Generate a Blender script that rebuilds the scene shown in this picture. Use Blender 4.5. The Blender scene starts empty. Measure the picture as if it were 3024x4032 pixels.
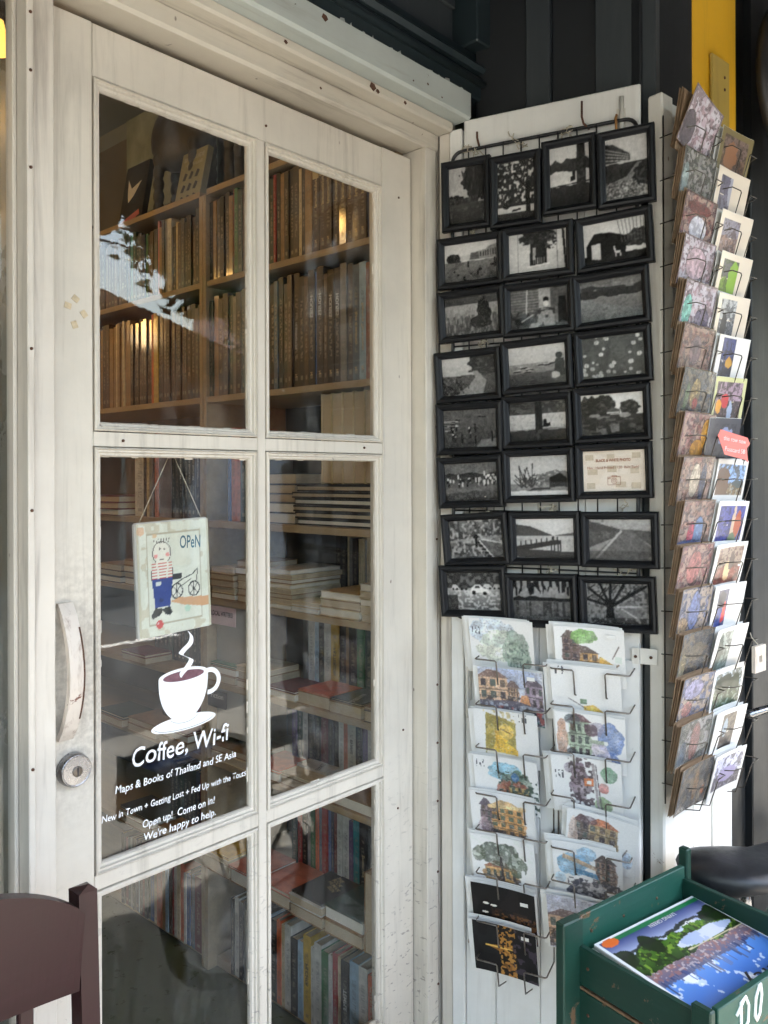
import bpy, bmesh, math, random
import numpy as np
from mathutils import Matrix, Vector
rnd = random.Random(7)
scene = bpy.context.scene
C = scene.collection
R = math.radians
# ------------------------------------------------------------------ camera
EYE = 1.5
cam_d = bpy.data.cameras.new('camera'); cam = bpy.data.objects.new('camera', cam_d); C.objects.link(cam)
cam_d.sensor_fit = 'VERTICAL'; cam_d.sensor_height = 36.0; cam_d.sensor_width = 27.0
cam_d.lens = 3261 * 36.0 / 4032
cam_d.shift_y = -138 / 4032
cam_d.clip_start = 0.02; cam_d.clip_end = 500
YAW = R(42.42)
cam.matrix_world = Matrix.Translation((-.45, -1.294, EYE)) @ Matrix.Rotation(YAW - R(90), 4, 'Z') @ Matrix.Rotation(R(90), 4, 'X') @ Matrix.Rotation(R(-0.19), 4, 'Z')
scene.camera = cam
# ------------------------------------------------------------------ sky and sun
SUN_EL, SUN_AZ = R(66), R(-62)         # azimuth of the sun measured from +X towards +Y: it stands over the street, the awning keeps it off the door
world = bpy.data.worlds.new('World'); scene.world = world; world.use_nodes = True
wn = world.node_tree.nodes; wl = world.node_tree.links
bg = wn['Background']; sky = wn.new('ShaderNodeTexSky'); sky.sky_type = 'NISHITA'; sky.sun_disc = False
sky.sun_elevation = SUN_EL; sky.sun_rotation = R(90) - SUN_AZ; sky.air_density = 1.6; sky.dust_density = 3.5; sky.ozone_density = 1.0
wl.new(sky.outputs[0], bg.inputs[0]); bg.inputs[1].default_value = 0.15
sun_d = bpy.data.lights.new('sun', 'SUN'); sun_d.energy = 3.6; sun_d.angle = R(0.6); sun_d.color = (1, .95, .87)
sun = bpy.data.objects.new('sun', sun_d); C.objects.link(sun)
sdir = Vector((math.cos(SUN_EL) * math.cos(SUN_AZ), math.cos(SUN_EL) * math.sin(SUN_AZ), math.sin(SUN_EL)))
sun.rotation_euler = sdir.to_track_quat('Z', 'Y').to_euler(); sun.location = (3, 3, 12)
vs = scene.view_settings
vs.view_transform = 'Standard'; vs.look = 'None'; vs.gamma = 1.0; vs.use_curve_mapping = False
vs.exposure = 3.15
cy = scene.cycles
cy.max_bounces = 6; cy.diffuse_bounces = 3; cy.glossy_bounces = 3; cy.transmission_bounces = 4; cy.transparent_max_bounces = 12
cy.caustics_reflective = False; cy.caustics_refractive = False; cy.sample_clamp_indirect = 6.0
cy.use_denoising = True; cy.use_adaptive_sampling = True; cy.adaptive_threshold = .03

# ------------------------------------------------------------------ helpers
def lin(c):
    c = np.asarray(c, float)
    return np.where(c <= .04045, c / 12.92, ((c + .055) / 1.055) ** 2.4)
def S(r, g, b):
    return tuple(float(x) for x in lin(np.array([r, g, b]) / 255.)) + (1.0,)

BASE = {}
class MB:
    """collects solids, then links them as one mesh object"""
    def __init__(s): s.v = []; s.f = []; s.sm = []
    def add(s, vs, fs, smooth=False):
        o = len(s.v); s.v += [tuple(p) for p in vs]; s.f += [tuple(i + o for i in f) for f in fs]; s.sm += [smooth] * len(fs); return s
    def box(s, x0, x1, y0, y1, z0, z1, m=None):
        p = [(x0,y0,z0),(x1,y0,z0),(x1,y1,z0),(x0,y1,z0),(x0,y0,z1),(x1,y0,z1),(x1,y1,z1),(x0,y1,z1)]
        if m is not None: p = [tuple(m @ Vector(q)) for q in p]
        return s.add(p, [(3,2,1,0),(4,5,6,7),(0,1,5,4),(1,2,6,5),(2,3,7,6),(3,0,4,7)])
    def cbox(s, x0, x1, y0, y1, z0, z1, c=.002, m=None):
        """box with chamfered edges along every side of the front face and uprights"""
        xs = [x0, x0 + c, x1 - c, x1]; ys = [y0, y0 + c, y1 - c, y1]; zs = [z0, z0 + c, z1 - c, z1]
        bm = bmesh.new(); bmesh.ops.create_cube(bm, size=1)
        for v in bm.verts: v.co = ((x0+x1)/2 + v.co.x*(x1-x0), (y0+y1)/2 + v.co.y*(y1-y0), (z0+z1)/2 + v.co.z*(z1-z0))
        bmesh.ops.bevel(bm, geom=list(bm.edges), offset=c, segments=1, affect='EDGES')
        bm.verts.ensure_lookup_table(); bm.verts.index_update()
        pts = [tuple(m @ v.co) if m is not None else tuple(v.co) for v in bm.verts]
        fs = [tuple(v.index for v in f.verts) for f in bm.faces]; bm.free()
        return s.add(pts, fs)
    def tube(s, pts, r, n=6, caps=True, closed=False):
        pts = [Vector(p) for p in pts]; k = len(pts); rings = []; ref = None
        for i, p in enumerate(pts):
            if closed: t = (pts[(i+1) % k] - pts[i-1]).normalized()
            else:
                a = pts[max(i-1, 0)]; b = pts[min(i+1, k-1)]; t = (b - a).normalized()
            if ref is None:
                ref = Vector((0,0,1)) if abs(t.z) < .9 else Vector((1,0,0))
            u = t.cross(ref); 
            if u.length < 1e-4: u = t.cross(Vector((.3,.8,.5)))
            u.normalize(); w = t.cross(u).normalized(); ref = u.cross(t) * 1.0
            ref = w * -1 if False else (u.cross(t))
            rr = r[i] if isinstance(r, (list, tuple)) else r
            rings.append([p + (u*math.cos(2*math.pi*j/n) + w*math.sin(2*math.pi*j/n))*rr for j in range(n)])
        vs = [q for ring in rings for q in ring]; fs = []
        for i in range(k if closed else k-1):
            i2 = (i+1) % k
            for j in range(n): fs.append((i*n+j, i*n+(j+1)%n, i2*n+(j+1)%n, i2*n+j))
        if caps and not closed: fs += [tuple(range(n-1,-1,-1)), tuple((k-1)*n+j for j in range(n))]
        return s.add(vs, fs, True)
    def lathe(s, prof, cx, cy, n=20, axis='z', m=None):
        """prof: (radius, height) list"""
        vs = []; fs = []
        for (r, h) in prof:
            for j in range(n):
                a = 2*math.pi*j/n; p = (r*math.cos(a), r*math.sin(a), h)
                if axis == 'y': p = (p[0], h, p[1])
                p = (p[0]+cx, p[1]+(cy if axis == 'z' else 0), p[2]+(cy if axis == 'y' else 0))
                vs.append(tuple(m @ Vector(p)) if m is not None else p)
        for i in range(len(prof)-1):
            for j in range(n): fs.append((i*n+j, i*n+(j+1)%n, (i+1)*n+(j+1)%n, (i+1)*n+j))
        fs += [tuple(range(n)), tuple((len(prof)-1)*n+j for j in range(n))]
        return s.add(vs, fs, True)
    def prism(s, poly, y0, y1, m=None):
        """polygon in x,z extruded along y"""
        n = len(poly); p = [(x,y0,z) for x,z in poly] + [(x,y1,z) for x,z in poly]
        if m is not None: p = [tuple(m @ Vector(q)) for q in p]
        return s.add(p, [tuple(range(n)), tuple(range(2*n-1,n-1,-1))] + [(i, i+n, (i+1)%n+n, (i+1)%n) for i in range(n)])
    def xprism(s, poly, x0, x1):
        """polygon in y,z extruded along x"""
        n = len(poly); p = [(x0,y,z) for y,z in poly] + [(x1,y,z) for y,z in poly]
        return s.add(p, [tuple(range(n-1,-1,-1)), tuple(range(n,2*n))] + [(i, (i+1)%n, (i+1)%n+n, i+n) for i in range(n)])
    def mesh(s, name, base=(0,0,0)):
        me = bpy.data.meshes.new(name)
        b = Vector(base); me.from_pydata([tuple(Vector(p)-b) for p in s.v], [], s.f); me.validate(); 
        bm = bmesh.new(); bm.from_mesh(me); bmesh.ops.recalc_face_normals(bm, faces=bm.faces); bm.to_mesh(me); bm.free()
        if any(s.sm) and len(me.polygons) == len(s.sm): me.polygons.foreach_set('use_smooth', s.sm)
        return me
    def build(s, name, mat, parent=None, base=None):
        b = BASE.get(parent.name, Vector((0,0,0))) if parent is not None else Vector(base or (0,0,0))
        me = s.mesh(name, b); 
        if mat: me.materials.append(mat)
        o = bpy.data.objects.new(name, me); C.objects.link(o)
        if parent is not None: o.parent = parent; BASE[o.name] = b
        return o
def tag(o, label=None, cat=None, group=None, kind=None):
    if label: o['label'] = label
    if cat: o['category'] = cat
    if group: o['group'] = group
    if kind: o['kind'] = kind
    return o
def thing(name, label, cat, base=(0,0,0), frame=None, group=None):
    o = bpy.data.objects.new(name, None); C.objects.link(o); o.empty_display_size = .05
    o.matrix_world = (frame or Matrix()) @ Matrix.Translation(base); BASE[o.name] = Vector(base)
    return tag(o, label, cat, group)
def solo(mb, name, mat, label, cat, base, frame=None, group=None):
    o = mb.build(name, mat, None, base); o.matrix_world = (frame or Matrix()) @ Matrix.Translation(base); BASE[o.name] = Vector(base)
    return tag(o, label, cat, group)
def copy_tree(o, parent=None):
    c = o.copy(); C.objects.link(c); c.parent = parent
    for ch in list(o.children): copy_tree(ch, c)
    return c
ORD = ['', 'first', 'second', 'third', 'fourth', 'fifth', 'sixth', 'seventh', 'eighth', 'ninth', 'tenth', 'eleventh', 'twelfth', 'thirteenth',
       'fourteenth', 'fifteenth', 'sixteenth', 'seventeenth', 'eighteenth', 'nineteenth', 'twentieth'] + ['%dth' % i for i in range(21, 90)]

# ------------------------------------------------------------------ materials
class N:
    def __init__(s, name):
        s.m = bpy.data.materials.new(name); s.m.use_nodes = True; s.t = s.m.node_tree; s.n = s.t.nodes; s.l = s.t.links; s.b = s.n['Principled BSDF']
    def new(s, t, **k):
        x = s.n.new(t)
        for a, v in k.items(): setattr(x, a, v)
        return x
    def lk(s, a, b): s.l.new(a, b)
    def co(s, scale=(1,1,1), kind='Object', loc=(0,0,0)):
        tc = s.new('ShaderNodeTexCoord'); mp = s.new('ShaderNodeMapping'); mp.inputs['Scale'].default_value = scale; mp.inputs['Location'].default_value = loc
        s.lk(tc.outputs[kind], mp.inputs[0]); return mp.outputs[0]
    def noise(s, co, scale, detail=4, rough=.6, dist=0):
        x = s.new('ShaderNodeTexNoise'); x.inputs['Scale'].default_value = scale; x.inputs['Detail'].default_value = detail
        x.inputs['Roughness'].default_value = rough; x.inputs['Distortion'].default_value = dist; s.lk(co, x.inputs['Vector']); return x.outputs[0]
    def ramp(s, v, stops):
        x = s.new('ShaderNodeValToRGB'); e = x.color_ramp.elements
        while len(e) < len(stops): e.new(.5)
        for q, (p, c) in zip(e, stops): q.position = p; q.color = c if len(c) == 4 else (*c, 1)
        s.lk(v, x.inputs[0]); return x.outputs[0]
    def ss(s, v, a, b, x0=0., x1=1.):
        x = s.new('ShaderNodeMapRange'); x.interpolation_type = 'SMOOTHSTEP'; x.inputs[1].default_value = a; x.inputs[2].default_value = b; x.inputs[3].default_value = x0; x.inputs[4].default_value = x1
        s.lk(v, x.inputs[0]); return x.outputs[0]
    def mul(s, a, b, op='MULTIPLY'):
        x = s.new('ShaderNodeMath'); x.operation = op
        for i, q in enumerate((a, b)):
            if isinstance(q, (int, float)): x.inputs[i].default_value = q
            else: s.lk(q, x.inputs[i])
        return x.outputs[0]
    def mix(s, f, a, b):
        x = s.new('ShaderNodeMix'); x.data_type = 'RGBA'
        for i, q in ((0, f), (6, a), (7, b)):
            if isinstance(q, (int, float)): x.inputs[i].default_value = q
            elif isinstance(q, tuple): x.inputs[i].default_value = q if len(q) == 4 else (*q, 1)
            else: s.lk(q, x.inputs[i])
        return x.outputs[2]
    def bump(s, h, strength=.3, dist=.002):
        x = s.new('ShaderNodeBump'); x.inputs['Strength'].default_value = strength; x.inputs['Distance'].default_value = dist
        s.lk(h, x.inputs['Height']); s.lk(x.outputs[0], s.b.inputs['Normal']); return x
    def set(s, **k):
        for a, v in k.items():
            i = s.b.inputs[a.replace('_', ' ')]
            if isinstance(v, (int, float, tuple)): i.default_value = v
            else: s.lk(v, i)
        return s.m

def plain(name, col, rough=.5, metal=0., var=.15, scale=20, bump=0., stretch=(1,1,1), spec=.5, coat=0.):
    q = N(name); co = q.co(stretch); n = q.noise(co, scale, 5)
    d = tuple(c*(1-var) for c in col[:3]) + (1,); l = tuple(min(1, c*(1+var)) for c in col[:3]) + (1,)
    q.set(Base_Color=q.ramp(n, [(.3, d), (.7, l)]), Roughness=q.ss(n, .2, .8, max(.02, rough-.08), min(1, rough+.1)), Metallic=metal, Specular_IOR_Level=spec, Coat_Weight=coat)
    if bump: q.bump(n, bump)
    return q.m
def paint(name, col, under, grime, chips=.70, rough=.42, brush=(60,60,4), specks=True, gr=.55, wear=1., scuff=False, strk=(26,26,1.6)):
    """old brushed gloss paint: uneven tone, streaks of grime, flaked chips and knocks"""
    q = N(name); co = q.co(); big = q.noise(co, 3.2, 6, .65); st = q.noise(q.co(brush), 1.0, 4, .6); fine = q.noise(co, 90, 3, .6)
    strk = q.noise(q.co(strk), 1.0, 5, .7, .4)
    c = q.mix(q.ss(big, .3, .7), tuple(x*.90 for x in col[:3]), tuple(min(1, x*1.06) for x in col[:3]))
    c = q.mix(q.mul(q.ss(strk, .50, .78), gr), c, grime)
    c = q.mix(q.mul(q.ss(st, .55, .8), .22), c, tuple(x*.72 for x in col[:3]))
    chipn = q.noise(co, 14, 8, .72, .6); chip = q.ss(chipn, chips, chips+.018)
    c = q.mix(q.mul(chip, wear), c, under)
    if specks:
        v = q.new('ShaderNodeTexVoronoi'); v.inputs['Scale'].default_value = 24; q.lk(q.co((1,1,.55)), v.inputs['Vector'])
        sel = q.mul(q.ss(v.outputs['Distance'], .05, .085, 1, 0), q.ss(q.noise(co, 11, 2), .56, .6))
        c = q.mix(q.mul(sel, .75*wear), c, under)
    if scuff:
        sp = q.new('ShaderNodeSeparateXYZ'); q.lk(q.co(), sp.inputs[0]); mp = q.co((38, 38, 95)); mp.node.inputs['Rotation'].default_value = (0, .7, 0)
        k = q.mul(q.ss(q.noise(mp, 1., 3, .6, .8), .60, .66), q.ss(sp.outputs[2], .3, 1.0, 1, 0)); c = q.mix(q.mul(k, .6), c, (.13,.11,.10,1))
        hnd = q.new('ShaderNodeVectorMath'); hnd.operation = 'DISTANCE'; q.lk(q.co((1,1,.5)), hnd.inputs[0]); hnd.inputs[1].default_value = (-.41, 0, .58)
        c = q.mix(q.mul(q.mul(q.ss(hnd.outputs['Value'], .03, .16, 1, 0), q.ss(fine, .3, .7)), .45), c, (.26,.22,.18,1))
    q.set(Base_Color=c, Roughness=q.ss(big, .2, .8, rough-.06, rough+.16), Specular_IOR_Level=.45)
    h = q.mul(q.mul(st, .5), q.mul(fine, .3), 'ADD'); h = q.mul(h, q.mul(chip, -.9), 'ADD')
    q.bump(h, .35, .0016)
    return q.m

M = {}
M['cream'] = paint('cream_door_paint', (.645,.59,.505), (.15,.09,.06,1), (.29,.25,.20,1), .705, gr=.62, scuff=True)
M['jamb'] = paint('dirty_jamb_paint', (.66,.60,.52), (.17,.09,.06,1), (.27,.23,.19,1), .70, gr=.75)
M['head'] = paint('peeling_head_paint', (.58,.535,.45), (.12,.09,.07,1), (.27,.23,.18,1), .665, brush=(4,60,60), gr=.75, strk=(2.2,30,26))
M['headblue'] = paint('pale_blue_head_paint', (.47,.51,.48), (.10,.08,.06,1), (.30,.28,.24,1), .69, brush=(3,70,70), gr=.7, strk=(2.2,30,26))
M['white'] = paint('white_board_paint', (.77,.755,.72), (.30,.20,.13,1), (.50,.48,.44,1), .72, rough=.38, gr=.38)
M['whiteworn'] = paint('worn_white_board_paint', (.72,.69,.63), (.24,.13,.07,1), (.36,.29,.22,1), .66, rough=.45, gr=.6)
M['dark'] = paint('dark_teal_paint', (.016,.026,.030), (.004,.004,.004,1), (.03,.036,.036,1), .80, rough=.38, specks=False)
M['darkgrey'] = paint('dark_grey_paint', (.034,.041,.045), (.01,.01,.01,1), (.06,.066,.066,1), .80, rough=.45, specks=False)
M['black'] = paint('black_board_paint', (.014,.016,.018), (.03,.02,.015,1), (.015,.016,.018,1), .78, rough=.4, specks=False)
M['yellow'] = paint('yellow_post_paint', (.72,.40,.018), (.10,.06,.02,1), (.42,.24,.03,1), .72, rough=.5, gr=.5)
M['plate'] = paint('tarnished_plate', (.42,.30,.07), (.06,.04,.02,1), (.25,.17,.05,1), .70, rough=.45)
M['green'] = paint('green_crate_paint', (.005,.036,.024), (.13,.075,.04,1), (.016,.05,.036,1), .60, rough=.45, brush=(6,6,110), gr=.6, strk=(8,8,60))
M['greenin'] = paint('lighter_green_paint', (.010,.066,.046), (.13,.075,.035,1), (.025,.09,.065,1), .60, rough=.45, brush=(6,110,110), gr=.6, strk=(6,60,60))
M['rawwood'] = plain('bare_brown_wood', (.16,.095,.05), .7, var=.35, scale=9, stretch=(1,6,6), bump=.3)
M['handle'] = paint('worn_handle_paint', (.66,.58,.50), (.20,.09,.06,1), (.30,.20,.15,1), .64, rough=.45, gr=.9, strk=(90,90,12))
M['shelf'] = plain('cream_shelf_wood', (.36,.26,.15), .55, var=.16, scale=7, stretch=(6,1,6), bump=.08)
M['shelfback'] = plain('shelf_back_board', (.11,.10,.085), .7, var=.2, scale=5)
M['grey_board'] = plain('grey_section_board', (.36,.33,.28), .6, var=.1, scale=6)
M['pages'] = plain('book_pages', (.50,.40,.27), .85, var=.16, scale=420, stretch=(.15,1,1), bump=.2)
M['pagesw'] = plain('white_book_pages', (.72,.67,.57), .85, var=.14, scale=420, stretch=(.15,1,1), bump=.2)
M['shadebooks'] = plain('assorted_dull_covers', (.10,.075,.055), .6, var=.6, scale=22, stretch=(.2,1,.2))
M['wire'] = plain('black_coated_wire', (.012,.012,.013), .35, var=.2)
M['steel'] = plain('dull_steel_wire', (.24,.215,.19), .42, .85, var=.35, scale=90, bump=.1)
M['rackwire'] = plain('dark_rack_wire', (.075,.065,.055), .42, .7, var=.4, scale=90)
M['chrome'] = plain('satin_chrome', (.30,.30,.31), .26, 1., var=.1, scale=60)
M['brass'] = plain('keyway_metal', (.16,.14,.12), .35, 1., var=.2)
M['nail'] = plain('rusty_nail', (.10,.045,.025), .7, .3, var=.5, scale=200)
M['string'] = plain('cotton_string', (.52,.46,.36), .9, var=.25, scale=200, bump=.4)
M['rubber'] = plain('black_rubber', (.018,.018,.018), .75, var=.3, scale=80, bump=.2)
M['saddle'] = plain('black_saddle_vinyl', (.016,.016,.018), .42, var=.25, scale=70, bump=.25)
M['bikeframe'] = plain('dark_green_bike_enamel', (.012,.04,.03), .3, 0, var=.2)
M['chair'] = paint('burgundy_chair_lacquer', (.024,.0044,.0056), (.13,.07,.06,1), (.030,.008,.011,1), .765, rough=.34, brush=(5,70,70), gr=.7, strk=(4,50,50))
M['frame'] = plain('black_frame_moulding', (.007,.0075,.009), .40, var=.3, scale=30, stretch=(1,1,1), bump=.12, spec=.3)
M['paper'] = plain('card_paper', (.78,.77,.74), .6, var=.04, scale=30)
M['kraft'] = plain('brown_card_stock', (.26,.17,.10), .7, var=.25, scale=60)
M['vinyl'] = plain('white_vinyl_film', (.86,.86,.86), .4, var=.02, scale=40)
M['coffee'] = plain('plum_vinyl_film', (.16,.07,.09), .45, var=.35, scale=120)
M['ink'] = plain('dark_ink', (.02,.02,.025), .6, var=.1)
M['inkbrown'] = plain('faded_brown_ink', (.36,.16,.10), .7, var=.1)
M['gold'] = plain('pale_gold_lettering', (.55,.42,.22), .5, var=.1)
M['letterwhite'] = plain('white_lettering', (.62,.60,.56), .5, var=.1)
M['letterred'] = plain('red_lettering', (.45,.10,.07), .5, var=.1)
M['chalk'] = plain('white_brush_paint', (.80,.80,.76), .7, var=.12, scale=200)
M['tape'] = plain('aged_tape', (.58,.47,.31), .5, var=.2, scale=90)
M['masking'] = plain('masking_tape', (.56,.46,.34), .7, var=.12, scale=200)
M['pink'] = plain('coral_paper', (.80,.20,.17), .6, var=.06, scale=30)
M['lilac'] = plain('lilac_paper_tag', (.62,.47,.52), .7, var=.06)
M['blacktag'] = plain('black_paper_tag', (.014,.015,.02), .7, var=.1)
M['carved'] = plain('dark_carved_wood', (.018,.014,.011), .5, var=.4, scale=12, bump=.2)
M['sidewalk'] = plain('concrete_sidewalk', (.21,.20,.175), .85, var=.2, scale=3, bump=.3)
M['asphalt'] = plain('asphalt', (.055,.055,.055), .9, var=.25, scale=40, bump=.3)
M['roadpaint'] = plain('road_marking', (.7,.7,.66), .7, var=.15, scale=30)
M['orange'] = plain('orange_house_plaster', (.62,.25,.11), .8, var=.18, scale=1.4, bump=.1)
M['rust'] = plain('rust_roof_tiles', (.28,.10,.05), .75, var=.3, scale=3, bump=.2)
M['shade'] = plain('dark_window_glass', (.02,.025,.03), .1, var=.2)
M['trim'] = plain('cream_trim', (.6,.55,.45), .7, var=.1)
M['bark'] = plain('tree_bark', (.09,.065,.045), .9, var=.4, scale=14, stretch=(3,3,.6), bump=.6)
M['canvas'] = plain('dark_awning_canvas', (.045,.045,.045), .85, var=.2, scale=8)
M['intwall'] = plain('interior_plaster', (.20,.22,.23), .85, var=.08, scale=2)
M['cable'] = plain('black_cable', (.01,.01,.01), .6)
M['carpaint'] = plain('white_van_paint', (.7,.7,.7), .25, var=.03, coat=.5)
M['redlamp'] = plain('red_tail_lamp', (.5,.02,.02), .2)
def leafmat():
    q = N('tree_leaves'); oi = q.new('ShaderNodeObjectInfo'); n = q.noise(q.co(), 2.5, 3)
    q.set(Base_Color=q.ramp(n, [(.3, (.02,.05,.012)), (.7, (.09,.15,.035))]), Roughness=.5, Transmission_Weight=0.)
    return q.m
M['leaf'] = leafmat()
def floormat():
    q = N('polished_green_concrete'); co = q.co(); n = q.noise(co, 1.8, 7, .6); f = q.noise(co, 24, 6, .7)
    c = q.ramp(n, [(.3, (.042,.054,.024)), (.7, (.070,.084,.040))]); c = q.mix(q.mul(q.ss(f, .45, .8), .2), c, (.05,.05,.035))
    q.set(Base_Color=c, Roughness=q.ss(f, .2, .8, .22, .45)); return q.m
M['floor'] = floormat()
def glassmat(name, tint=(.975,.985,.98), ior=1.5, smear=.0):
    q = N(name); t = q.t
    out = q.n['Material Output']; q.n.remove(q.b)
    tr = q.new('ShaderNodeBsdfTransparent'); tr.inputs[0].default_value = (*tint, 1)
    gl = q.new('ShaderNodeBsdfGlossy'); gl.inputs['Roughness'].default_value = 0.0
    lw = q.new('ShaderNodeLayerWeight'); lw.inputs[0].default_value = .5; f0 = ((ior-1)/(ior+1))**2
    frv = q.mul(q.mul(q.mul(lw.outputs['Facing'], 5., 'POWER'), 1-f0), f0, 'ADD')
    n = q.noise(q.co((1,1,.4)), 6, 5, .7); b = q.new('ShaderNodeBump'); b.inputs['Strength'].default_value = .018; b.inputs['Distance'].default_value = .01
    q.lk(n, b.inputs['Height']); q.lk(b.outputs[0], gl.inputs['Normal'])
    mx = q.new('ShaderNodeMixShader'); q.lk(frv, mx.inputs[0]); q.lk(tr.outputs[0], mx.inputs[1]); q.lk(gl.outputs[0], mx.inputs[2])
    last = mx
    if smear:
        df = q.new('ShaderNodeBsdfDiffuse'); df.inputs[0].default_value = (.6,.6,.58,1)
        m2 = q.new('ShaderNodeMixShader'); k = q.mul(q.ss(q.noise(q.co((3,3,1)), 3, 7, .75, 1.), .42, .8), smear)
        q.lk(k, m2.inputs[0]); q.lk(mx.outputs[0], m2.inputs[1]); q.lk(df.outputs[0], m2.inputs[2]); last = m2
    q.lk(last.outputs[0], out.inputs[0]); return q.m
M['glass'] = glassmat('door_glass', smear=.065)
M['winglass'] = glassmat('shop_window_glass', smear=.10)
M['picglass'] = glassmat('picture_glass', (.99,.99,.99), 1.16)
def emit(name, col, st):
    q = N(name); q.set(Base_Color=(*col, 1), Emission_Color=(*col, 1), Emission_Strength=st); return q.m
M['dimbulb'] = emit('dim_lit_bulb', (1, .50, .10), .22)
M['bulb'] = emit('lit_bulb', (1, .55, .16), 8.)
def bookmat(name, rough, wrap=False, text=True):
    q = N(name); oi = q.new('ShaderNodeObjectInfo'); g = q.co(kind='Generated'); sep = q.new('ShaderNodeSeparateXYZ'); q.lk(g, sep.inputs[0])
    n = q.noise(q.co(), 30, 4); col = oi.outputs['Color']
    hs = q.new('ShaderNodeHueSaturation'); q.lk(col, hs.inputs['Color']); q.lk(q.ss(n, .3, .7, .78, 1.15), hs.inputs['Value']); c = hs.outputs[0]
    if text:
        rn = oi.outputs['Random']
        wn_ = q.new('ShaderNodeTexNoise'); wn_.noise_dimensions = '4D'; wn_.inputs['Scale'].default_value = 1; wn_.inputs['Detail'].default_value = 1
        q.lk(q.co((2, 2, 46), 'Generated'), wn_.inputs['Vector']); q.lk(q.mul(rn, 57.), wn_.inputs['W'])
        dash = q.ss(wn_.outputs[0], .48, .53)
        lane = q.mul(q.ss(q.mul(q.mul(sep.outputs[1], -.5, 'ADD'), 0, 'ADD'), -.23, -.18), q.ss(sep.outputs[1], .68, .73, 1, 0))
        zr = q.mul(q.ss(sep.outputs[2], .22, .24), q.ss(sep.outputs[2], .80, .82, 1, 0))
        front = q.ss(sep.outputs[0], .01, .02, 1, 0)
        tx = q.mul(q.mul(dash, lane), q.mul(zr, front))
        logo = q.mul(q.mul(q.ss(sep.outputs[2], .055, .06), q.ss(sep.outputs[2], .095, .10, 1, 0)), q.mul(lane, front))
        inv = q.new('ShaderNodeMix'); inv.data_type = 'RGBA'; 
        bw = q.new('ShaderNodeRGBToBW'); q.lk(col, bw.inputs[0])
        tc = q.mix(q.ss(bw.outputs[0], .16, .22), (.40,.35,.26,1), (.07,.055,.05,1))
        c = q.mix(q.mul(q.mul(tx, q.mul(logo, 1.2), 'MAXIMUM'), .34), c, tc)
    q.set(Base_Color=c, Roughness=rough)
    if wrap:
        b2 = q.noise(q.co((110, 110, 16)), 1., 5, .7, 1.2); q.set(Coat_Weight=1., Coat_Roughness=.10); q.bump(b2, .6, .0022)
    return q.m
M['book'] = bookmat('book_cover', .42)
M['bookplain'] = bookmat('plain_book_cover', .45, text=False)
M['bookwrap'] = bookmat('film_wrapped_cover', .3, wrap=True)
def printmat(name, rough=.45, coat=0., wrap=False, spec=.5):
    q = N(name); a = q.new('ShaderNodeVertexColor'); a.layer_name = 'ink'
    q.set(Base_Color=a.outputs[0], Roughness=rough, Coat_Weight=coat, Coat_Roughness=.06, Specular_IOR_Level=spec)
    if wrap:
        n = q.noise(q.co(), 38, 5, .65, 2.2); q.set(Coat_Weight=1., Coat_Roughness=.035, Coat_IOR=1.75); 
        bu = q.new('ShaderNodeBump'); bu.inputs['Strength'].default_value = 1.; bu.inputs['Distance'].default_value = .010; q.lk(n, bu.inputs['Height']); q.lk(bu.outputs[0], q.b.inputs['Coat Normal'])
    return q.m
M['print'] = printmat('matt_print', .5)
M['bwprint'] = printmat('matt_photo_print', .6, spec=.04)
M['gloss'] = printmat('glossy_print', .3, .25)
M['wrap'] = printmat('print_under_crinkled_film', .6, 1., True, spec=.1)

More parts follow.
